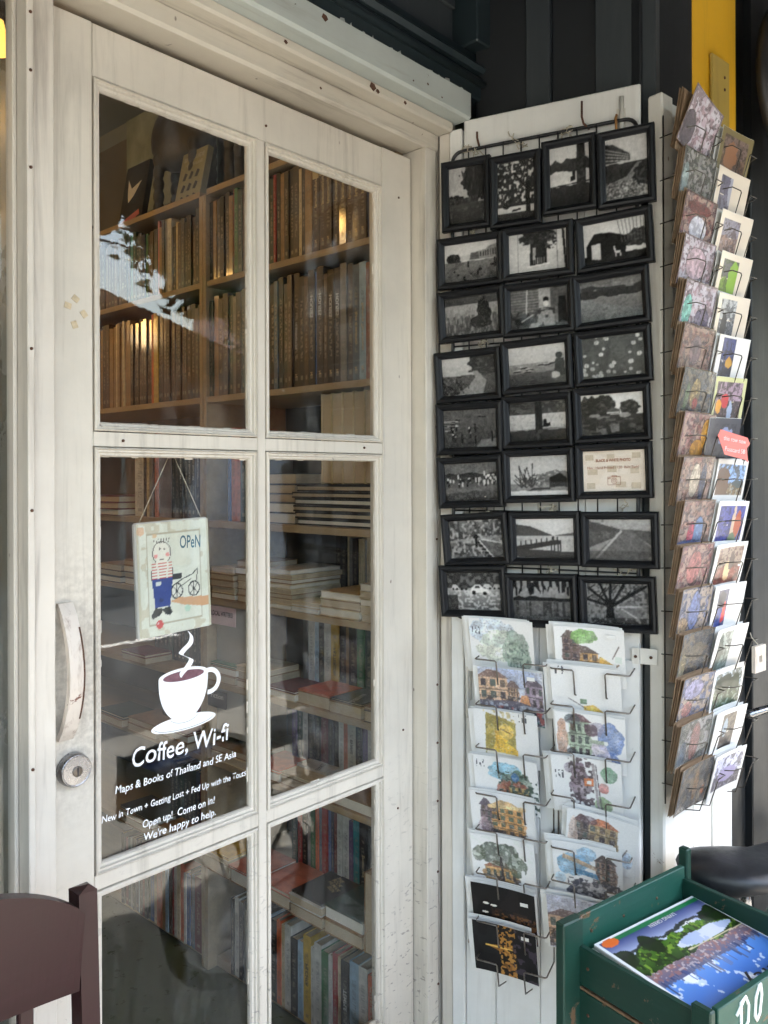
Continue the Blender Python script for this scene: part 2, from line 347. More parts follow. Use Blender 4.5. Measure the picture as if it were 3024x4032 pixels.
# ------------------------------------------------------------------ painted prints (colour stored on the sheet's own grid of points)
def vn(w, h, fx, fy, seed):
    g = np.random.RandomState(seed).rand(fy + 2, fx + 2)
    x = np.linspace(0, fx, w, endpoint=False); y = np.linspace(0, fy, h, endpoint=False)
    xi = x.astype(int); yi = y.astype(int); xf = x - xi; yf = y - yi; xf = xf*xf*(3-2*xf); yf = yf*yf*(3-2*yf)
    a = g[np.ix_(yi, xi)]; b = g[np.ix_(yi, xi+1)]; c = g[np.ix_(yi+1, xi)]; d = g[np.ix_(yi+1, xi+1)]
    return (a*(1-xf) + b*xf)*(1-yf)[:, None] + (c*(1-xf) + d*xf)*yf[:, None]
class Pic:
    """small canvas, u to the right and v up, values as seen on the print (sRGB)"""
    def __init__(s, w, h, c=.5, seed=1):
        s.w, s.h = w, h; s.seed = seed * 31
        s.U, s.V = np.meshgrid((np.arange(w)+.5)/w, (np.arange(h)+.5)/h); s.A = np.zeros((h, w, 3)); s.put(s.U > -1, c)
    def n(s, fx, fy=None):
        s.seed += 1; return vn(s.w, s.h, int(fx), int(fy or fx), s.seed)
    def put(s, m, c, a=1.):
        c = np.array([c, c, c]) if np.isscalar(c) else np.array(c, float)
        m = np.asarray(m, float) * a; s.A = s.A*(1-m[..., None]) + c*m[..., None]; return s
    def band(s, v0, v1, c0, c1=None, nz=0., f=10, slope=0.):
        V = s.V + slope*(s.U-.5) + (s.n(f)-.5)*nz; m = (V >= v0) & (V < v1); c1 = c0 if c1 is None else c1
        t = np.clip((s.V-v0)/max(v1-v0, 1e-3), 0, 1)[..., None]; c0 = np.ones(3)*c0; c1 = np.ones(3)*c1
        s.A = np.where(m[..., None], c0*(1-t)+c1*t, s.A); return s
    def tree(s, cx, cy, rx, ry, c, hole=.0, f=16):
        d = ((s.U-cx)/rx)**2 + ((s.V-cy)/ry)**2; m = d < .55 + .9*s.n(f)
        if hole: m &= s.n(26) > hole
        v = np.ones(3)*c; s.put(m, v); s.put(m & (s.n(22) > .68), np.minimum(v*1.8+.03, 1), .7); return s
    def line(s, x0, y0, x1, y1, t, c, a=1.):
        dx, dy = x1-x0, y1-y0; L = dx*dx+dy*dy+1e-9; k = np.clip(((s.U-x0)*dx+(s.V-y0)*dy)/L, 0, 1)
        s.put(np.hypot((s.U-x0-k*dx), (s.V-y0-k*dy)*s.h/s.w) < t, c, a); return s
    def poly(s, P, c, a=1.):
        m = np.zeros(s.U.shape, bool); k = len(P)
        for i in range(k):
            x0, y0 = P[i]; x1, y1 = P[(i+1) % k]
            if y0 == y1: continue
            m ^= ((y0 > s.V) != (y1 > s.V)) & (s.U < (x1-x0)*(s.V-y0)/(y1-y0) + x0)
        s.put(m, c, a); return s
    def ell(s, cx, cy, rx, ry, c, a=1.): s.put(((s.U-cx)/rx)**2 + ((s.V-cy)/ry)**2 < 1, c, a); return s
    def spk(s, m, th, c, f=24, a=1.): s.put(m & (s.n(f, f*s.h/s.w) > th), c, a); return s
    def grain(s, k=.05): s.A = np.clip(s.A + ((s.n(s.w-2, s.h-2)-.5)*k*2)[..., None], 0, 1); return s
def sheet_mesh(name, w, h, arr, mat, curl=0., warm=(1, 1, 1)):
    """a print w x h metres, standing in x,z and facing -y, one point per painted dot"""
    hh, ww = arr.shape[:2]; xs = np.linspace(-w/2, w/2, ww); zs = np.linspace(0, h, hh); X, Z = np.meshgrid(xs, zs)
    Y = curl*((X/(w/2))**2) + curl*.6*(Z/h)**2*-1
    co = np.stack([X, Y, Z], -1).reshape(-1, 3); i = np.arange(hh*ww).reshape(hh, ww)
    q = np.stack([i[:-1,:-1], i[:-1,1:], i[1:,1:], i[1:,:-1]], -1).reshape(-1)
    nf = len(q)//4; me = bpy.data.meshes.new(name); me.vertices.add(len(co)); me.vertices.foreach_set('co', co.ravel())
    me.loops.add(len(q)); me.loops.foreach_set('vertex_index', q.astype(np.int32)); me.polygons.add(nf)
    me.polygons.foreach_set('loop_start', np.arange(0, nf*4, 4, dtype=np.int32))
    try: me.polygons.foreach_set('loop_total', np.full(nf, 4, dtype=np.int32))
    except Exception: pass
    me.update(calc_edges=True); at = me.color_attributes.new('ink', 'FLOAT_COLOR', 'POINT')
    rgba = np.ones((len(co), 4), np.float32); rgba[:, :3] = lin(np.clip(arr, 0, 1)).reshape(-1, 3)*.90*np.array(warm); at.data.foreach_set('color', rgba.ravel())
    me.polygons.foreach_set('use_smooth', np.ones(nf, bool)); me.materials.append(mat); return me

PW, PH = 96, 66
def L_(seed, c=.5): return Pic(PW, PH, c, seed)
def P_(seed, c=.5): return Pic(PH, PW, c, seed)
def photos():
    out = []
    p = P_(1).band(.36, 1.1, .62, .70).tree(.78, .80, .42, .36, .13, f=14).tree(.92, .6, .25, .2, .12)
    p.line(.74, .38, .66, .62, .02, .1).line(.80, .38, .86, .6, .018, .1).tree(.2, .42, .26, .1, .12).tree(.55, .40, .3, .06, .16).band(0, .36, .13, .22, .03).spk(p.V < .3, .78, .34, 16, .6); out.append(p)
    p = P_(2).band(.3, 1.1, .22).spk(p.V > -1, .62, .1, 12); p.put(p.V >= 0, .16); p.put((p.V > .3) & (p.n(15, 22) > .70), .82); p.put((p.V > .3) & (p.n(24, 30) > .78), .7)
    p.line(.82, .1, .80, .6, .06, .1).line(.8, .5, .45, .8, .025, .1).band(.13, .24, .78, .82, .01).line(.82, .1, .80, .4, .06, .1).tree(.25, .26, .12, .05, .12).poly([(.4,.15),(.62,.17),(.62,.2),(.4,.18)], .08).band(0, .13, .13, .17); out.append(p)
    p = P_(3).band(.3, 1.1, .78, .8).band(.56, .76, .16, .2, .10, 7).band(.36, .56, .80, .74, .02).band(0, .34, .12, .16, .02).line(0, .345, 1, .375, .012, .1).poly([(.66,.3),(.9,.3),(.88,1),(.68,1)], .13).spk((p.U > .66) & (p.U < .9), .6, .24, 20, .6)
    p.poly([(.52,.40),(.64,.42),(.64,.50),(.52,.48)], .1).ell(.6, .53, .04, .05, .09); out.append(p)
    p = P_(4).band(.45, 1.1, .72, .76).poly([(0,.6),(0,.92),(.2,.9),(.58,.72),(.6,.62)], .2)
    for k in range(4): p.line(0, .84-k*.06, .56, .70-k*.03, .012, .6)
    p.band(.25, .58, .12, .16, .05, 8).poly([(0,0),(1,0),(.62,.32),(.86,.56),(.74,.56),(.5,.36),(0,.26)], .42); p.spk((p.V < .3), .62, .72, 30, .9).spk(p.V < .3, .66, .2, 28, .8).tree(.86, .36, .2, .16, .14); out.append(p)
    p = L_(5).band(.5, 1.1, .78, .84).tree(.18, .58, .13, .17, .12).poly([(.6,.55),(1,.55),(1,.9),(.82,.84),(.78,.78),(.62,.74)], .5)
    for k in range(7): p.poly([(.68+k*.045,.60),(.70+k*.045,.60),(.70+k*.045,.72+k*.012),(.68+k*.045,.72+k*.012)], .15)
    p.poly([(.3,.55),(.5,.56),(.5,.68),(.3,.66)], .72).poly([(.48,.55),(.66,.55),(.64,.74),(.5,.72)], .3).band(0, .53, .30, .42, .03).spk(p.V < .5, .7, .24, 12, .6).poly([(.44,.36),(.47,.36),(.47,.52),(.44,.52)], .1).poly([(.92,.3),(.97,.3),(.96,.55),(.93,.55)], .14).spk((p.V < .4), .83, .08, 16); out.append(p)
    p = L_(6, .80).put(p.V > -1, .8); p.put(p.n(4, 3) > .55, .72, .6); p.line(.16, 0, .16, 1, .008, .45).line(.84, 0, .82, 1, .008, .45).poly([(.36,.16),(.66,.2),(.65,.85),(.38,.82)], .12).poly([(.42,.3),(.46,.3),(.47,.6),(.42,.6)], .6).tree(.5, .86, .3, .2, .13).tree(.72, .72, .1, .22, .18, .4).line(.33, .14, .7, .18, .014, .9).line(.98, 0, .93, 1, .02, .12)
    for k in range(6): p.line(.43+k*.035, .2, .43+k*.035, .34, .006, .6)
    out.append(p)
    p = L_(7, .82).tree(.9, .5, .28, .22, .16).poly([(.04,.1),(.04,.45),(.18,.75),(.44,.72),(.7,.58),(.66,.12)], .10).band(0, .2, .15, .12, .05).poly([(.12,.14),(.27,.1),(.27,.5),(.12,.48)], .78)
    for k in range(8): p.line(.62+k*.05, .45, .56+k*.06, .98, .005, .3)
    p.poly([(.5,.12),(.6,.12),(.58,.26),(.5,.26)], .80).line(.5, .24, .49, .36, .012, .85).poly([(.52,.1),(.57,.1),(.57,.2),(.52,.2)], .12); out.append(p)
    p = L_(8).band(.75, 1.1, .22, .30, .04).band(0, .78, .28, .58, .03); p.put((p.V < .72) & (p.n(40, 6) > .55), .62, .6); p.put((p.V < .5) & (p.n(44, 8) > .6), .2, .7).tree(.72, .55, .13, .36, .10, f=12).tree(.65, .3, .2, .16, .12)
    for k in range(4): p.line(.2+k*.1, .6, .2+k*.1, .70, .006, .6)
    out.append(p)
    p = L_(9, .25).poly([(0,.35),(.5,.45),(.5,1),(0,1)], .34); p.put((p.U < .5) & (p.V > .4) & ((p.V*14) % 1 < .3), .55, .7); p.poly([(.5,.5),(.7,.5),(.7,1),(.5,1)], .6).poly([(.7,.4),(1,.35),(1,1),(.7,1)], .3).line(.28, .4, .3, 1, .012, .75).poly([(.3,0),(.75,0),(.85,.4),(.55,.5)], .55); p.spk(p.V < .45, .6, .12, 16, .8).ell(.62, .7, .05, .07, .08).ell(.62, .6, .05, .07, .8).poly([(.8,.1),(.98,.1),(.96,.75),(.84,.75)], .10).ell(.2, .2, .14, .1, .1).line(.2, .2, .4, .35, .014, .6).poly([(.76,.1),(.82,.1),(.82,.5),(.77,.5)], .4); out.append(p)
    p = L_(10).band(.7, 1.1, .46, .40, .02).band(.55, .82, .15, .2, .14, 6).band(0, .56, .26, .46, .02); p.put((p.V < .5) & (p.n(48, 12) > .62), .36, .5).spk((p.V > .74), .8, .6, 12, .6); out.append(p)
    p = L_(11).band(.4, 1.1, .6, .86).tree(.85, .85, .35, .4, .18, f=10).band(0, .52, .20, .30, .04).poly([(.2,0),(.75,0),(.82,.35),(.66,.62),(.58,.62),(.62,.45),(.5,.25)], .52).spk((p.U < .5) & (p.V < .5), .66, .1, 26, .8).spk((p.U < .5) & (p.V < .5), .78, .45, 26, .8); out.append(p)
    p = L_(12).band(.55, 1.1, .70, .86).band(.3, .56, .42, .5, .01).band(0, .34, .20, .28, .05)
    for k, (x, y) in enumerate([(.08,.36),(.2,.44),(.3,.38),(.5,.48),(.62,.47),(.7,.5),(.26,.33)]): p.poly([(x,y),(x+.14,y+.01),(x+.12,y+.04),(x+.02,y+.03)], .10).line(x, y+.045, x+.13, y+.05, .006, .7)
    p.poly([(.78,.2),(.98,.2),(.96,.62),(.82,.62)], .12).ell(.88, .7, .06, .08, .09).ell(.8, .22, .09, .08, .7).spk((p.U > .7) & (p.V < .32), .6, .25, 14, .8); out.append(p)
    p = L_(13, .21); p.put(p.n(12, 3) > .6, .27, .5); rr = random.Random(4)
    for k in range(34):
        x, y = rr.random(), rr.random()**1.2; r_ = rr.uniform(.018, .042); p.ell(x, y, r_, r_*1.35, rr.uniform(.62, .85)).line(x, y-r_, x, y+r_, .004, .5)
    out.append(p)
    p = L_(14).band(0, 1.1, .16, .36, .02); p.put(p.n(30, 16) > .7, .40, .3); rr = random.Random(9)
    for k in range(7): y = .45+k*.04; p.line(-.02, y, rr.uniform(.12, .3), y+.01, .012, .7).line(-.02, y-.018, .22, y-.01, .008, .08)
    for k in range(16): x, y = rr.uniform(.15, .65), rr.uniform(.05, .5); p.poly([(x-.018,y),(x+.018,y),(x+.012,y+.12),(x-.012,y+.12)], .07).ell(x, y+.14, .018, .025, rr.choice([.08, .75, .5]))
    p.poly([(.6,0),(1,0),(1,.24),(.7,.2)], .42).line(.24, .74, .3, .72, .014, .08).line(.66, .8, .78, .79, .010, .08).line(.9, .16, .9, .4, .014, .1); out.append(p)
    p = L_(15).band(.66, 1.1, .22, .16, .1, 8).spk(p.V > .7, .66, .38, 20, .6).band(.26, .68, .66, .74, .01); p.put((p.V > .26) & (p.V < .66) & (p.n(40, 26) > .7), .5, .5).band(0, .28, .13, .16, .02).line(0, .29, 1, .31, .008, .4).poly([(.42,.05),(.62,.05),(.58,.25),(.58,1),(.46,1),(.46,.25)], .10).spk((p.U > .44) & (p.U < .6) & (p.V < .5), .6, .3, 20, .6).ell(.63, .48, .03, .07, .06).poly([(.58,.34),(.72,.36),(.72,.45),(.6,.43)], .06); out.append(p)
    p = L_(16).band(.42, 1.1, .80, .84).tree(.14, .66, .16, .28, .10).tree(.32, .66, .14, .30, .10).tree(.44, .72, .12, .26, .12).tree(.78, .62, .15, .2, .12).poly([(.42,.5),(.62,.5),(.62,.6),(.52,.66),(.42,.58)], .25).line(.43, .53, .6, .53, .012, .7).band(0, .48, .10, .16, .02).ell(.22, .48, .09, .04, .45).ell(.70, .46, .09, .06, .5); p.put((p.V < .4) & (p.n(10, 20) > .66), .34, .6).spk((p.V < .45) & (p.U > .24) & (p.U < .6), .6, .5, 14, .6); out.append(p)
    p = L_(17).band(.72, 1.1, .34, .42).poly([(0,.7),(.1,.95),(1,1),(1,.76)], .38); p.put((p.V > .7) & ((p.U*26) % 1 < .25), .3, .6).band(.2, .72, .42, .14, .05); rr = random.Random(5)
    for k in range(46): x, y = rr.random(), .42+rr.gauss(.12, .07); p.ell(x, y, .016, .05, rr.choice([.08, .1, .8, .55])).ell(x, y+.06, .012, .02, rr.choice([.2, .85]))
    p.band(0, .25, .16, .24, .1, 9).spk(p.V < .3, .6, .36, 26, .6).poly([(.8,.62),(.85,.62),(.85,.68),(.8,.68)], .9); out.append(p)
    p = L_(18).band(.3, 1.1, .76, .68).tree(.78, .42, .28, .18, .4, f=14).tree(.5, .36, .3, .16, .3, .45)
    rr = random.Random(3)
    for k in range(26): a = rr.uniform(.5, 2.6); x = rr.choice([.2, .28, .38]); l = rr.uniform(.2, .62); p.line(x, .2, x+math.cos(a)*l*.5, .2+math.sin(a)*l, .007, .14)
    p.poly([(.68,.15),(.98,.15),(.98,.42),(.86,.56),(.68,.44)], .10).band(.1, .2, .4, .5, .03).band(0, .12, .82, .86, .03).poly([(.3,.12),(.7,.16),(.68,.2),(.4,.19)], .1); out.append(p)
    p = L_(19, (.93, .88, .82)); p.put(p.n(5, 4) > .55, (.90, .84, .77), .6); out.append(p)
    p = L_(20, .4).spk(p.V > -1, .5, .24, 22).spk(p.V > -1, .64, .62, 26).band(.46, .52, .55, .5, .02, slope=-.1); p.poly([(.52,.46),(.6,.5),(1,.30),(1,.1),(.78,0),(.72,0)], .34).line(.6, .48, 1, .36, .012, .75).line(.56, .44, .8, 0, .012, .85).line(.5, .3, .5, .48, .02, .08).ell(.5, .55, .045, .06, .1)
    for k in range(5): p.line(.5+k*.05, .4-k*.09, .56+k*.05, .40-k*.09, .012, .1)
    out.append(p)
    p = L_(21).band(.4, 1.1, .70, .86).poly([(0,.55),(0,.85),(.25,.8),(.62,.58),(.62,.55)], .20).poly([(.6,.55),(.8,.6),(1,.64),(1,.55)], .3).band(.16, .56, .72, .66, .0); p.put((p.V < .5) & (p.V > .2) & (p.n(36, 18) > .66), .55, .5).poly([(0,.3),(.7,.46),(.76,.44),(.76,.36),(0,.16)], .08).band(0, .20, .10, .14, .02, slope=.08)
    for k in range(8): x = .08+k*.09; p.line(x, .3+k*.01, x, .42+k*.015, .010, .07)
    for x in (.6, .66, .72, .76): p.line(x, .2, x, .44, .010, .07)
    p.ell(.64, .5, .016, .06, .06); out.append(p)
    p = L_(22).band(.55, 1.1, .46, .72).poly([(0,.3),(0,.95),(.5,.75),(.5,.6)], .22).poly([(1,.35),(1,.7),(.68,.74),(.66,.7)], .24).poly([(.0,0),(.9,0),(1,.15),(1,.3),(.68,.74),(.54,.74)], .30).spk((p.V < .7), .7, .36, 30, .5).line(.12, .05, .52, .7, .02, .62).spk((p.U < .45) & (p.V > .5), .66, .32, 22, .6); p.put(p.V < .22, .18, .5); out.append(p)
    p = L_(23).band(.55, 1.1, .16, .2).spk(p.V > .62, .62, .4, 18, .8).band(0, .58, .3, .62, .02); p.put((p.V < .52) & (p.n(30, 24) > .6), .86, .7).put((p.U < .2) & (p.V < .4), .15, .8)
    for x, y, w_, c in [(.14, .60, .13, .8), (.3, .59, .14, .25), (.72, .62, .16, .78), (.9, .62, .14, .7)]: p.poly([(x-.06,y-.05),(x+w_-.04,y-.05),(x+w_-.05,y),(x+w_-.09,y+.06),(x-.02,y+.06)], c).ell(x-.02, y-.05, .02, .03, .05).ell(x+w_-.08, y-.05, .02, .03, .05)
    p.poly([(.44,.46),(.78,.44),(.77,.54),(.68,.58),(.62,.67),(.52,.66),(.46,.58)], .88).poly([(.52,.58),(.62,.58),(.6,.63),(.53,.63)], .2).ell(.5, .46, .035, .05, .06).ell(.7, .44, .035, .05, .06); out.append(p)
    p = L_(24).band(.5, 1.1, .48, .56); p.put((p.V > .52) & (p.n(34, 3) > .52) & (p.V > .55 + .3*p.n(20, 1)), .08).band(.46, .58, .09, .1, .05).band(0, .48, .26, .36, .01); p.put((p.V < .47) & (p.V > .1) & (p.n(34, 3) > .62), .12, .7); p.put((p.V < .4) & (p.n(30, 30) > .72), .44, .4); out.append(p)
    p = L_(25).band(0, 1.1, .42, .5); p.put(p.n(30, 22) > .55, .22, .8).poly([(.3,.1),(.46,.1),(.43,.4),(.46,.6),(.26,.6),(.32,.4)], .08)
    for (a, b, c, d) in [(.35,.5,.05,.85),(.36,.5,.22,1),(.38,.5,.4,1),(.42,.5,.6,.95),(.42,.45,.78,.8),(.4,.42,.95,.92),(.33,.45,.0,.6)]: p.line(a, b, c, d, .022, .08).line(c, d, c+.1, d+.1, .01, .1).line((a+c)/2, (b+d)/2, (a+c)/2+.12, (b+d)/2+.2, .01, .1)
    p.poly([(.5,.12),(.86,.12),(.86,.4),(.74,.56),(.56,.52),(.5,.4)], .36).line(.5, .42, .86, .44, .014, .6).line(.56, .38, .8, .16, .012, .6).band(0, .16, .16, .2, .03).spk(p.V < .16, .7, .55, 24, .7)
    for k in range(9): p.line(.02+k*.03, .14, .02+k*.03, .24, .006, .55)
    out.append(p)
    for i, q in enumerate(out):
        if i == 18: continue
        L = q.A[..., 0]; t = q.n(10, 7)*.15+q.n(24, 18)*.35+q.n(60, 44)*.50-.5; t = t*np.clip(1.5-1.5*L, .25, 1); L = np.clip(L*(1+t*.75)+t*.03, .02, .97); Bl = L
        for _k in range(2): K = np.pad(Bl, 1, mode='edge'); Bl = (K[:-2,1:-1]+K[2:,1:-1]+K[1:-1,:-2]+K[1:-1,2:]+3*Bl)/7
        vg = 1-.35*((q.U-.5)**2+(q.V-.5)**2); Bl = np.clip(Bl*vg*1.06+.01, 0, 1)**.88; q.A = np.stack([Bl]*3, -1)
    return [q.grain(.02) for q in out]

def wc_card(kind, seed):
    """watercolour on white card"""
    p = Pic(104, 92, (.955, .95, .94), seed); rr = random.Random(seed)
    edge = p.n(9, 9)*.5 + p.n(18, 18)*.3
    def wash(cx, cy, rx, ry, c, a=.8):
        d = ((p.U-cx)/rx)**2 + ((p.V-cy)/ry)**2; p.put(d < .45 + edge*1.1, c, a*(.6+.4*p.n(7, 7)))
    def house(x0, x1, y0, y1, wall, roof, rows=3, cols=4, dark=(.16, .13, .15)):
        wash((x0+x1)/2, (y0+y1)/2, (x1-x0)*.62, (y1-y0)*.62, wall, .95); p.poly([(x0,y0),(x1,y0),(x1,y1),(x0,y1)], wall, .9)
        p.spk((p.U > x0) & (p.U < x1) & (p.V > y0) & (p.V < y1), .66, tuple(c*.6 for c in wall), 30, .7)
        for i in range(rows):
            for j in range(cols):
                cx = x0+(j+.5)*(x1-x0)/cols; cy_ = y0+(i+.55)*(y1-y0)/rows; a = (x1-x0)/cols*.27; b = (y1-y0)/rows*.30
                p.poly([(cx-a,cy_-b),(cx+a,cy_-b),(cx+a,cy_+b),(cx-a,cy_+b)], rr.choice([dark, (.22,.26,.24), (.3,.24,.2)]), .95)
            p.line(x0, y0+i*(y1-y0)/rows, x1, y0+i*(y1-y0)/rows, .008, tuple(c*.45 for c in wall))
        p.poly([(x0-.03,y1),(x1+.03,y1),((x1*2+x0)/3,y1+.12),((x0*2+x1)/3,y1+.14)], roof, .95)
        p.spk((p.U > x0-.05) & (p.U < x1+.05) & (p.V > y0-.08) & (p.V < y0+.1), .5, (.14,.11,.13), 26, .8)
    if kind == 'sky':
        wash(.35, .75, .4, .28, (.74,.82,.90), .7); wash(.45, .5, .35, .3, (.86,.90,.74), .6); wash(.72, .42, .22, .42, (.42,.52,.44), .85); wash(.75, .2, .2, .2, (.55,.62,.55), .8); p.spk((p.U > .55) & (p.U < .9) & (p.V < .6), .62, (.25,.33,.30), 26, .8)
        for k in range(5): p.line(.62+k*.05, .05, .62+k*.05, .22+.05*(k % 2), .006, (.3,.36,.34))
    elif kind == 'street':
        p.put(p.V > .0, (.75,.78,.86), .9); wash(.55, .85, .4, .2, (.62,.68,.84), .7); house(.0, .45, .38, .82, (.86,.68,.52), (.45,.33,.28), 2, 3); house(.45, .62, .40, .66, (.72,.55,.42), (.4,.3,.28), 3, 4); house(.72, 1., .32, .74, (.58,.50,.58), (.3,.25,.3), 2, 3); p.poly([(.6,.3),(.8,.34),(.76,.56),(.66,.54)], (.86,.55,.32)); p.poly([(0,0),(1,0),(1,.32),(.6,.42),(0,.38)], (.30,.28,.34)); p.spk(p.V < .36, .55, (.62,.66,.72), 22, .8).spk(p.V < .3, .66, (.12,.12,.16), 26, .9).spk(p.V < .2, .72, (.15,.36,.32), 16, .8).spk(p.V < .3, .8, (.6,.22,.2), 18, .8)
    elif kind == 'gold':
        p.poly([(.15,.05),(.62,.0),(.66,.8),(.2,.95)], (.62,.55,.22)); p.spk((p.U > .16) & (p.U < .64), .6, (.78,.66,.28), 30, .6); p.poly([(.2,.0),(.3,.35),(.38,.7),(.5,.78),(.6,.6),(.5,.42),(.66,.3),(.66,.2),(.3,.18),(.62,.02),(.62,0)], (.93,.72,.20)); p.ell(.5, .62, .12, .14, (.95,.78,.32)).line(.42, .66, .56, .6, .012, (.5,.33,.08)).line(.2, .2, .7, .16, .03, (.97,.94,.88)).line(.36, .3, .34, .6, .02, (.85,.62,.12)); p.put(p.U > .68, (.955,.95,.94)).put(p.U < .13, (.955,.95,.94))
    elif kind == 'temple':
        wash(.5, .72, .28, .2, (.40,.68,.80), .85); wash(.66, .4, .28, .4, (.26,.36,.26), .9); house(.45, .85, .12, .48, (.72,.58,.3), (.5,.22,.15), 3, 4); wash(.45, .35, .12, .25, (.6,.26,.16), .8); p.spk((p.U > .35) & (p.V < .75), .64, (.12,.20,.16), 26, .9).ell(.64, .66, .06, .08, (.12,.35,.6), .9)
    elif kind == 'arcade':
        house(.3, .82, .2, .74, (.86,.58,.28), (.84,.66,.42), 4, 4, (.25,.30,.22)); house(.16, .32, .2, .74, (.42,.34,.36), (.3,.25,.3), 5, 2); wash(.2, .25, .1, .3, (.7,.58,.62), .7); p.line(.3, .74, .84, .78, .03, (.93,.78,.52))
    elif kind == 'tree':
        house(.2, .7, .15, .4, (.80,.58,.3), (.5,.28,.18), 1, 5); wash(.45, .66, .34, .26, (.17,.22,.16), .97); wash(.72, .5, .16, .24, (.2,.26,.18), .95); wash(.12, .62, .1, .16, (.24,.28,.2), .9); p.spk((p.V > .45), .72, (.9,.92,.88), 20, .6).line(.8, .1, .8, .42, .03, (.95,.95,.95)).line(.48, .15, .46, .6, .02, (.12,.1,.1))
    elif kind == 'night':
        p.put(p.V > -1, (.085,.078,.075)); p.spk((p.V < .55) & (p.U > .3), .5, (.24,.17,.14), 18, .8).spk((p.V < .5) & (p.U > .35), .64, (.52,.36,.22), 30, .8).spk((p.U > .6) & (p.V < .5), .66, (.34,.28,.34), 20, .7).spk(p.V > .55, .6, (.14,.12,.12), 6, .8)
        for x, y in [(.22,.62), (.34,.60), (.2,.44)]: p.ell(x, y, .05, .022, (.9,.88,.84))
    elif kind == 'nightgold':
        p.put(p.V > -1, (.07,.062,.066)); p.spk(p.U < .45, .55, (.12,.12,.12), 6, .8); p.poly([(.22,.55),(.48,.44),(.62,.4),(.62,.66),(.48,.62)], (.62,.42,.2)).spk((p.U > .4) & (p.U < .66), .5, (.85,.62,.30), 30, .9).spk((p.U > .62), .6, (.34,.30,.36), 18, .8).line(.2, .55, .6, .55, .012, (.95,.78,.42)); wash(.54, .14, .1, .2, (.74,.5,.24), .8); p.spk((p.U > .4) & (p.U < .7), .66, (.06,.05,.05), 26, .8)
    elif kind == 'row':
        house(.14, .62, .1, .55, (.80,.58,.30), (.30,.24,.22), 3, 4); house(.12, .34, .3, .8, (.40,.30,.28), (.3,.24,.22), 4, 2); wash(.42, .84, .22, .14, (.42,.66,.28), .95); p.poly([(.62,.1),(.8,.1),(.88,.36),(.64,.52)], (.94,.70,.26)).line(.82, .5, .92, .72, .008, (.35,.3,.28)).poly([(.86,.44),(.95,.44),(.95,.54),(.86,.54)], (.86,.9,.86)).line(.6, .1, .9, .4, .012, (.5,.38,.26))
    elif kind == 'corner':
        p.poly([(.45,0),(.94,0),(.9,.08),(.6,.34),(.45,.3)], (.95,.74,.28)); p.spk((p.V < .12) & (p.U > .4), .5, (.35,.25,.2), 26, .9).line(.45, .12, .94, .1, .015, (.6,.48,.36)).line(.24, .42, .48, .26, .006, (.35,.3,.28)).poly([(.4,.34),(.5,.34),(.5,.42),(.4,.42)], (.42,.55,.42)).ell(.6, .16, .03, .04, (.3,.25,.2)).line(.84, .05, .86, .16, .012, (.4,.3,.2))
    elif kind == 'palace':
        wash(.78, .6, .2, .3, (.28,.40,.66), .95); wash(.74, .2, .18, .2, (.22,.33,.58), .95); wash(.58, .3, .2, .22, (.80,.74,.80), .8); wash(.6, .75, .12, .14, (.55,.52,.62), .8); house(.2, .5, .2, .85, (.62,.70,.58), (.35,.22,.24), 3, 3); wash(.2, .2, .12, .2, (.16,.17,.18), .9); wash(.26, .88, .12, .1, (.2,.24,.26), .95); wash(.1, .5, .08, .4, (.72,.48,.34), .85); p.line(.5, .52, .72, .52, .03, (.66,.72,.62)).ell(.72, .52, .03, .04, (.9,.92,.9)); wash(.52, .72, .1, .12, (.3,.2,.24), .9)
    elif kind == 'bridge':
        wash(.82, .76, .13, .15, (.22,.45,.28), .95); wash(.72, .2, .13, .16, (.52,.66,.42), .9); wash(.4, .55, .16, .36, (.36,.26,.32), .9); wash(.3, .8, .12, .12, (.5,.42,.5), .7); p.spk((p.U > .25) & (p.U < .6), .56, (.2,.14,.16), 24, .9).line(.6, .9, .66, .02, .02, (.62,.58,.58)).line(.64, .9, .7, .02, .008, (.3,.26,.28)).poly([(.46,.5),(.6,.52),(.6,.66),(.46,.64)], (.85,.42,.18)).poly([(.5,.54),(.57,.55),(.57,.61),(.5,.60)], (.95,.93,.9)); wash(.74, .5, .08, .1, (.72,.3,.26), .8)
    elif kind == 'facade':
        house(.3, .72, .15, .78, (.62,.50,.32), (.72,.36,.2), 4, 3); house(.12, .32, .15, .8, (.34,.28,.24), (.3,.2,.2), 4, 2); wash(.1, .5, .07, .4, (.84,.70,.62), .8); wash(.86, .3, .1, .16, (.66,.76,.88), .8); wash(.3, .85, .14, .08, (.26,.18,.22), .9); p.line(.72, .15, .86, .5, .01, (.4,.34,.3))
    elif kind == 'canal':
        wash(.3, .6, .24, .22, (.40,.64,.80), .9); wash(.5, .84, .16, .12, (.52,.72,.86), .8); wash(.1, .3, .08, .12, (.6,.78,.90), .8); p.poly([(.14,.7),(.8,.5),(.84,.56),(.16,.78)], (.74,.62,.48)); house(.62, .9, .3, .74, (.56,.42,.34), (.24,.19,.18), 4, 4); p.poly([(.14,.02),(.8,.02),(.7,.34),(.36,.3)], (.66,.64,.64)).spk((p.V < .36) & (p.U > .2), .52, (.18,.17,.20), 26, .9).poly([(.3,.46),(.66,.4),(.62,.5),(.32,.54)], (.24,.46,.62)).line(.2, .1, .4, .34, .03, (.2,.2,.26))
    elif kind == 'station':
        p.put(p.V > .0, (.62,.64,.74), .8); house(.0, .6, .1, .62, (.80,.62,.48), (.36,.27,.27), 2, 4); p.poly([(0,.62),(.2,.74),(.55,.68),(.62,.6)], (.35,.27,.27))
    pm = p.A.min(2) < .86
